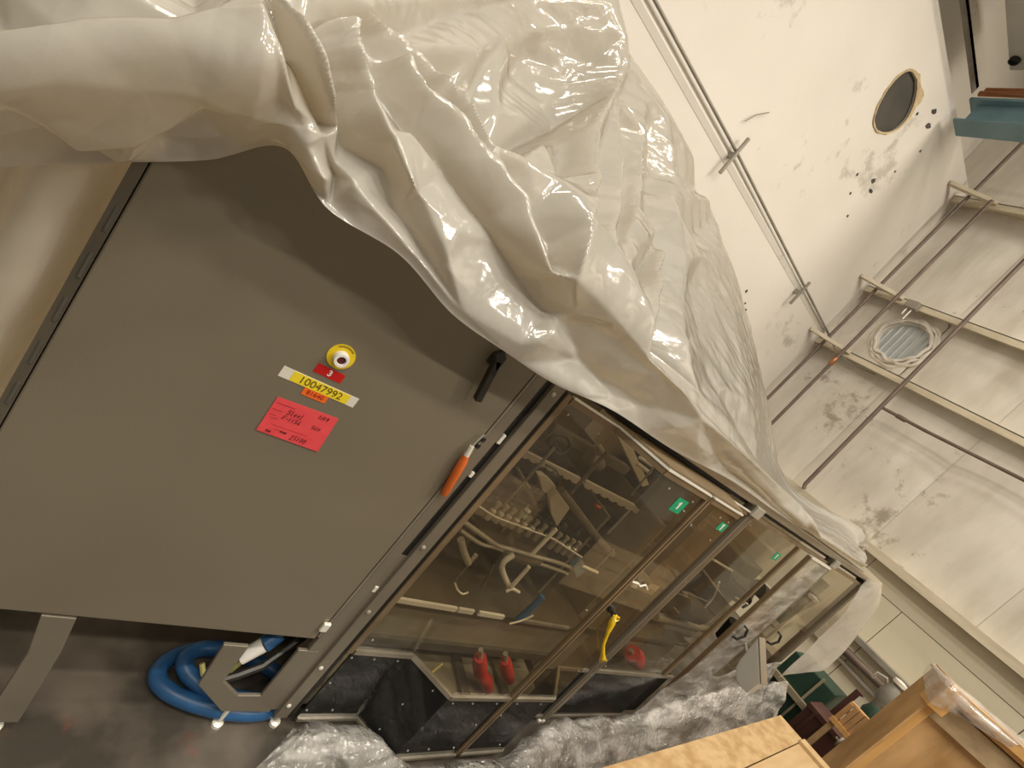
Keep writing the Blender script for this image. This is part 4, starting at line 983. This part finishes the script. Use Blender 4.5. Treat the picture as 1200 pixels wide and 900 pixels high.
for i_, h in enumerate(oh):
    if h is None:
        dd = sorted(range(len(pv)), key=lambda k: (pv[k] - ov[i_]).length)[:2]
        oh[i_] = sum(ph_[k] for k in dd) / 2
disp = np.zeros(G.shape[:2])
for tri_ in of:
    a, b, c = (ov[k] for k in tri_); ha, hb_, hc_ = (oh[k] for k in tri_)
    u0, u1 = min(a.x, b.x, c.x), max(a.x, b.x, c.x); v0, v1 = min(a.y, b.y, c.y), max(a.y, b.y, c.y)
    iu = np.where((us >= u0) & (us <= u1))[0]; iv = np.where((vs >= v0) & (vs <= v1))[0]
    if not len(iu) or not len(iv): continue
    UU, VV = np.meshgrid(us[iu], vs[iv], indexing='ij')
    den = (b.y - c.y) * (a.x - c.x) + (c.x - b.x) * (a.y - c.y)
    if abs(den) < 1e-9: continue
    l1 = ((b.y - c.y) * (UU - c.x) + (c.x - b.x) * (VV - c.y)) / den
    l2 = ((c.y - a.y) * (UU - c.x) + (a.x - c.x) * (VV - c.y)) / den
    l3 = 1 - l1 - l2; ok = (l1 >= -1e-6) & (l2 >= -1e-6) & (l3 >= -1e-6)
    ii, jj = np.meshgrid(iu, iv, indexing='ij')
    disp[ii[ok], jj[ok]] = (l1 * ha + l2 * hb_ + l3 * hc_)[ok]
for _ in range(3):                                                  # the creases of a thick sheet are a little round
    q = np.pad(disp, 1, mode='edge')
    disp = (q[1:-1, 1:-1] * 2 + q[:-2, 1:-1] + q[2:, 1:-1] + q[1:-1, :-2] + q[1:-1, 2:]) / 6
S_ = np.cumsum(np.r_[0, np.linalg.norm(np.diff(G[:, NV // 3], axis=0), axis=-1)])[:, None] * np.ones((1, NV))
T_ = np.cumsum(np.r_[0, np.linalg.norm(np.diff(G[NU // 2], axis=0), axis=-1)])[None, :] * np.ones((NU, 1))
def tri(x): return 2 * np.abs(2 * (x - np.floor(x + .5))) - 1
def nfield(fs, ft, seed):
    cu, cv = NU // 8 + 1, NV // 6 + 1
    gu, gv = np.linspace(0, NU - 1, cu), np.linspace(0, NV - 1, cv)
    a = np.array([[noise.noise(Vector((S_[int(i_), 0] * fs, T_[0, int(j_)] * ft, seed))) for j_ in gv] for i_ in gu])
    b = np.array([np.interp(np.arange(NU), gu, a[:, k]) for k in range(cv)]).T
    return np.array([np.interp(np.arange(NV), gv, b[k]) for k in range(NU)])
wr_ = np.zeros(G.shape[:2]); WRK = 0.45
for k, (a_, b_k, lam, am) in enumerate(((.16, 1, .30, .013), (-.22, 1, .19, .009), (.45, .9, .125, .006), (-.6, .8, .10, .0036), (.9, .4, .16, .005), (.1, 1, .07, .002), (-.9, .45, .075, .0016))):
    ph = (a_ * S_ + b_k * T_) / lam + 1.1 * nfield(.9, .9, 3.1 * k) + .35 * nfield(2.6, 2.6, 5.7 * k + 1)
    md = np.clip(.45 + 1.5 * nfield(1.1, 1.6, 9.3 * k + 2), 0, 1.3)
    wr_ += am * tri(ph) * md
damp = np.clip(vs[None, :] * 1.1, .12, 1) * np.interp(us, [0, 3, 5, 10.5, 12.5, 15], [.35, .5, 1, 1, .45, .3])[:, None]
disp = disp * np.clip(vs[None, :] * 2.0, 0, 1) + wr_ * damp * WRK
sgn = 1 if (N0[250, 60] @ np.array([0, -1, .6])) > 0 else -1
G2 = G + N0 * (disp * sgn)[..., None]
sh = thing('plastic_sheet', 'huge milky white plastic sheet draped over the cabinet and the machine', 'plastic sheet', (2.0, 1.3, 1.6))
part('cover', B().grid(G2.tolist()), 'sheet', sh, smooth=True)
# the piece hanging down left of the cabinet
def crumpled(cols, nu, nv, amp, freq, seed, soft=False):
    A = np.array(cols); U = np.linspace(0, A.shape[0] - 1, nu); V = np.linspace(0, A.shape[1] - 1, nv)
    C_ = np.array([[cr(A[i], v_) for v_ in V] for i in range(A.shape[0])])
    g = np.array([cr(C_, u_) for u_ in U]); n = normals(g)
    r_ = np.random.default_rng(seed)
    dirs = []
    for k in range(6):
        d = r_.normal(size=3); d /= np.linalg.norm(d); dirs.append((d, (.55, .9, 1.3, 1.9, 2.6, 3.4)[k], (1, .7, .5, .33, .22, .15)[k], r_.random()))
    for i in range(nu):
        for j in range(nv):
            q = Vector(g[i, j]); w1 = noise.noise(q * freq * .35 + Vector((seed, 0, 1))); w2 = noise.noise(q * freq * .8 + Vector((1, seed, 3)))
            md = .55 + .9 * noise.noise(q * freq * .3 + Vector((5, seed, 9)))
            s = 0.0
            for d, f_, a_, p0 in dirs:
                x = (g[i, j] @ d) * freq * f_ * .5 + p0 + .9 * w1 + .35 * w2
                s += a_ * (2 * abs(2 * (x - math.floor(x + .5))) - 1)
            g[i, j] += n[i, j] * amp * .6 * s * max(.1, md)
    return g.tolist()
cols = [[(-.80, 1.25, 1.46), (-.80, 1.2, 1.2), (-.80, 1.22, .8), (-.80, 1.25, .3), (-.8, 1.2, .05)],
        [(-.50, 1.05, 1.50), (-.46, 1.02, 1.2), (-.44, 1.08, .8), (-.50, 1.2, .3), (-.5, 1.15, .05)],
        [(-.30, 1.20, 1.52), (-.28, 1.20, 1.2), (-.26, 1.13, .8), (-.33, 1.10, .3), (-.3, 1.1, .05)],
        [(-.20, 1.04, 1.54), (-.185, 1.02, 1.2), (-.17, 1.05, .8), (-.21, 1.07, .3), (-.2, 1.1, .05)],
        [(-.115, 1.10, 1.55), (-.115, 1.10, 1.2), (-.115, 1.08, .8), (-.12, 1.10, .3), (-.12, 1.1, .05)],
        [(-.105, 1.40, 1.56), (-.11, 1.40, 1.2), (-.11, 1.40, .8), (-.11, 1.40, .3), (-.11, 1.4, .05)]]
part('side_drape', B().grid(crumpled(cols, 140, 120, .05, 3.6, 3)), 'sheetbright', sh, smooth=True)
# the piece falling over the far end
cols = [[(4.40, .975, 1.63), (4.42, .955, 1.50), (4.45, .93, 1.2), (4.38, .89, .9), (4.25, .87, .68)],
        [(4.58, .94, 1.645), (4.64, .91, 1.50), (4.66, .87, 1.2), (4.62, .84, .98), (4.55, .83, .80)],
        [(4.66, 1.0, 1.66), (4.78, .92, 1.52), (4.82, .87, 1.25), (4.78, .83, 1.08), (4.72, .81, .92)],
        [(4.68, 1.3, 1.67), (4.80, 1.2, 1.5), (4.84, 1.1, 1.3), (4.84, 1.05, 1.15), (4.8, 1.0, 1.0)],
        [(4.66, 1.9, 1.67), (4.76, 1.8, 1.5), (4.78, 1.8, 1.3), (4.8, 1.8, 1.15), (4.8, 1.8, 1.0)]]
part('end_drape', B().grid(crumpled(cols, 120, 90, .03, 5, 11)), 'sheetthin', sh, smooth=True, label='thin hanging end of the sheet')

# ------------------------------------------------------------------ clear film
fm = thing('stretch_film', 'crumpled clear stretch film bunched along the foot of the machine', 'plastic film', (2.6, .85, 0))
xs = (.72, 1.0, 1.25, 1.4, 1.7, 2.0, 2.3, 2.7, 3.1, 3.5, 3.9, 4.2, 4.42)
ty = (.985, .985, .96, .835, .825, .835, .94, .955, .945, .93, .91, .88, .87)
tz = (.025, .035, .04, .04, .045, .06, .06, .08, .16, .34, .48, .57, .63)
cols = []
for x_, y_, z_ in zip(xs, ty, tz):
    cols.append([(x_, y_, z_), (x_ + .01, y_ - .03, z_ + .035), (x_ + .02, y_ - .10, z_ * .75 + .05), (x_ + .02, y_ - .17, z_ * .4 + .03), (x_ + .02, y_ - .26, max(.012, z_ * .12)), (x_ + .02, y_ - .34, .012)])
g = crumpled(cols, 420, 80, .022, 9, 5)
g = [[(p_[0] + max(0, 1.05 - p_[0]) * max(0, (p_[1] - .72) * 3.0) + .05 * noise.noise(Vector((p_[1] * 9, 1, 2))) * max(0, 1.3 - p_[0]), p_[1], max(p_[2], .006)) for p_ in r_] for r_ in g]
part('floor_bunch', B().grid(g), 'film', fm, smooth=True)
cols = [[(3.28, .972, .62), (3.22, .96, .45), (3.10, .95, .25), (3.0, .93, .12)], [(3.5, .97, .56), (3.4, .95, .40), (3.3, .93, .24), (3.2, .9, .12)], [(3.66, .96, .50), (3.62, .94, .38), (3.55, .91, .24), (3.5, .88, .12)], [(4.0, .97, .62), (3.95, .94, .48), (3.9, .9, .36), (3.9, .87, .3)], [(4.45, .96, .72), (4.4, .92, .62), (4.4, .89, .52), (4.4, .86, .44)]]
part('base_wrap', B().grid(crumpled(cols, 100, 60, .012, 9, 8)), 'film', fm, smooth=True)

# ------------------------------------------------------------------ crates
cl = thing('wooden_crate', 'low pale wooden crate topped with sheathing in front of the machine end', 'crate', (2.7, .1, 0))
RX = Vector((1, .0723, 0)).normalized(); RY = Vector((-.0723 * .5 - .25, 1, 0)).normalized()
c0 = Vector((3.624, .595, .70))
def cpt(a, b, z): return c0 - RX * a - RY * b + Vector((0, 0, z))
def slab(a0, a1, b0, b1, z0, z1): return B().prism([cpt(a0, b0, z0), cpt(a1, b0, z0), cpt(a1, b1, z0), cpt(a0, b1, z0)][::-1], (0, 0, z1 - z0))
part('top_sheet', slab(0, 2.1, 0, .145, -.016, 0), 'osb', cl)
part('top_board', slab(0, 2.1, .15, .28, -.022, -.004), 'paleboard', cl)
part('top_board', slab(0, 2.1, .285, .42, -.022, -.004), 'paleboard', cl)
part('top_board', slab(0, 2.1, .425, .60, -.022, -.004), 'paleboard', cl)
part('top_cleat', slab(.01, .10, .145, .60, -.004, .016), 'paleboard', cl)
part('end_panel', slab(.004, .02, .005, .60, -.66, -.022), 'ply', cl)
part('side_panel', slab(.02, 2.1, .005, .02, -.66, -.022), 'ply', cl)
part('side_panel', slab(.02, 2.1, .58, .595, -.66, -.022), 'ply', cl)
part('end_panel', slab(2.09, 2.105, .02, .58, -.66, -.022), 'ply', cl)
part('corner_post', slab(.02, .08, .02, .08, -.70, -.022), 'paleboard', cl)
part('bottom_skid', slab(.02, 2.1, .02, .10, -.70, -.64), 'paleboard', cl)
part('bottom_skid', slab(.02, 2.1, .5, .60, -.70, -.64), 'paleboard', cl)

cr_ = thing('wooden_crate', 'tall orange wooden crate with a framed panel front and film over its top corner', 'crate', (4.0, -.2, 0))
c1 = Vector((4.0, .278, 0)); th = math.radians(30); KS = 4.0 / 3.6
EX = Vector((math.cos(th), math.sin(th), 0)); EY = Vector((math.sin(th), -math.cos(th), 0))      # depth, width to the right
def zs(z): return max(0.0, 1.74 + (z - 1.74) * KS) if z > .15 else z
def bxx(d0, d1, w0, w1, z0, z1):
    P = [c1 + (EX * d + EY * w_) * KS + Vector((0, 0, zs(z0))) for d, w_ in ((d0, w0), (d0, w1), (d1, w1), (d1, w0))]
    return B().prism(P, (0, 0, zs(z1) - zs(z0)))
part('front_panel', bxx(.045, .06, .02, 1.2, .1, 1.44), 'ply', cr_)
part('front_post', bxx(0, .045, 0, .035, .08, 1.44), 'lumber', cr_, bevel=.003)
part('front_board', bxx(.01, .045, .035, 1.2, 1.315, 1.43), 'greyboard', cr_, bevel=.003)
part('front_board', bxx(.01, .045, .035, 1.2, .1, .24), 'greyboard', cr_, bevel=.003)
part('front_brace', B().bar(c1 + EX * .035 + EY * .10 + Vector((0, 0, .70)), c1 + EX * .035 + EY * .75 + Vector((0, 0, 1.24)), .1, .03, tuple(EX)), 'ply', cr_)
part('side_panel', bxx(.0, .2, -.012, .0, .1, 1.53), 'ply', cr_)
part('rear_panel', bxx(.2, .215, 0, 1.2, .1, 1.5), 'ply', cr_)
part('top_rail', bxx(-.01, .05, 0, 1.2, 1.44, 1.462), 'lumber', cr_, bevel=.003)
part('lid', bxx(-.035, .22, -.02, 1.25, 1.50, 1.515), 'ply', cr_)
part('lid_batten', bxx(-.035, .03, .05, 1.25, 1.462, 1.50), 'lumber', cr_, bevel=.003)
part('corner_block', bxx(-.05, .06, -.03, .045, 1.36, 1.50), 'lumber', cr_, bevel=.003)
part('skid', bxx(0, .2, .02, .12, 0, .1), 'lumber', cr_)
part('skid', bxx(0, .2, 1.05, 1.15, 0, .1), 'lumber', cr_)
k0 = lambda d, w_, z: tuple(c1 + (EX * d + EY * w_) * KS + Vector((0, 0, zs(z))))
cols = [[k0(.2, -.02, 1.525), k0(.2, -.035, 1.50), k0(.18, -.035, 1.45)], [k0(.1, -.02, 1.525), k0(.1, -.04, 1.50), k0(.08, -.04, 1.42)], [k0(0, 0, 1.53), k0(-.055, -.035, 1.50), k0(-.06, -.035, 1.38)], [k0(.1, .12, 1.53), k0(-.05, .10, 1.50), k0(-.06, .06, 1.42)], [k0(.2, .5, 1.53), k0(-.04, .3, 1.515), k0(-.05, .28, 1.47)]]
cf = tag(part('corner_film', B().grid(crumpled(cols, 60, 30, .004, 9, 2)), 'filmhaze', smooth=True), 'piece of clear film draped over the top corner of the tall crate', 'plastic film')

# ------------------------------------------------------------------ goods beyond the machine
t = thing('green_bin', 'dark green box with a beige upright bar below the hanging end of the sheet', 'box', (5.8, .98, 0))
part('body', B().box(5.6, 6.0, .78, 1.2, 0, .64), 'darkgreen', t, bevel=.01)
part('upright_bar', B().box(5.575, 5.6, .90, .918, 0, .66), 'beigebar', t)
part('base_bar', B().box(5.55, 5.6, .78, 1.2, .33, .385), 'beigebar', t)
t = thing('maroon_bench', 'dark maroon metal bench standing between the two crates', 'bench', (5.4, .62, 0))
part('top', B().box(5.2, 5.54, .44, .80, .47, .52), 'maroon', t, bevel=.006)
part('front_panel', B().box(5.215, 5.235, .45, .79, .05, .47), 'maroon', t)
part('rib', B().box(5.19, 5.215, .60, .625, .05, .50), 'maroon', t)
part('rib', B().box(5.19, 5.215, .71, .735, .05, .50), 'maroon', t)
for x_, y_ in ((5.22, .45), (5.48, .45), (5.22, .74), (5.48, .74)):
    part('leg', B().box(x_, x_ + .05, y_, y_ + .05, 0, .47), 'maroon', t)
t = thing('channel_post', 'short maroon and steel channel post standing behind the maroon bench', 'post', (5.72, .70, 0))
part('channel', B().box(5.68, 5.76, .68, .74, 0, .80), 'maroon', t)
part('face_strip', B().box(5.67, 5.68, .665, .69, 0, .78), 'bright', t)
t = thing('slatted_pallet', 'small wooden slatted pallet standing on end in front of the maroon bench', 'pallet', (5.04, .52, 0))
for k in range(5):
    part('slat', B().box(4.99, 5.005, .43 + .038 * k, .462 + .038 * k, .60, .83 - .006 * k), 'pallet', t)
for z_ in (.62, .72, .79):
    part('stringer', B().box(5.005, 5.06, .43, .615, z_, z_ + .03), 'pallet', t)
part('edge_board', B().box(4.975, 4.99, .43, .62, .60, .64), 'lumber', t)
for y_ in (.435, .575):
    part('foot', B().box(5.0, 5.05, y_, y_ + .035, 0, .62), 'paleboard', t)
t = thing('black_motor', 'black electric motor on a stand beside the wooden pallet', 'motor', (4.92, .40, 0))
part('housing', B().lathe((4.92, .36, .56), (0, 1, 0), [(.03, 0), (.05, .01), (.05, .10), (.03, .11)], 18), 'charcoal', t, smooth=True)
part('flange', B().lathe((4.92, .47, .56), (0, 1, 0), [(.045, 0), (.045, .015), (.01, .015), (.01, .04)], 18), 'grey', t, smooth=True)
part('stand', B().box(4.88, 4.96, .38, .44, 0, .515), 'charcoal', t)
t = thing('pipe_bundle', 'dark horizontal pipe and channel fixed along the end wall', 'pipe', (7.4, .8, .7))
part('pipe', B().tube([(7.36, 1.6, .72), (7.36, .2, .78)], .05, 12), 'conduit', t, smooth=True)
part('channel', B().box(7.32, 7.44, .0, 1.7, .90, .96), 'conduitgrey', t)
part('lower_channel', B().box(7.34, 7.44, .0, 1.7, .60, .63), 'conduitgrey', t)
t = thing('steel_pump', 'small steel pump with a round cap standing by the end wall', 'pump', (5.5, .60, 0))
part('column', B().lathe((5.62, .585, 0), (0, 0, 1), [(.06, 0), (.06, .02), (.03, .05), (.03, .86), (.055, .90), (.065, .98), (.045, 1.05), (.02, 1.08)], 18), 'grey', t, smooth=True)
part('cap', B().lathe((5.62, .585, 1.08), (0, 0, 1), [(.03, 0), (.05, .01), (.05, .04), (.02, .05)], 18), 'ivory', t, smooth=True)
part('spout', B().tube([(5.62, .61, 1.0), (5.60, .66, 1.06), (5.60, .72, 1.04), (5.60, .72, .98)], .014, 8), 'steel', t, smooth=True)
part('base_drum', B().lathe((5.60, .55, .70), (0, 0, 1), [(.02, 0), (.07, .01), (.08, .06), (.06, .12), (.03, .13)], 18), 'darkgreen', t, smooth=True)
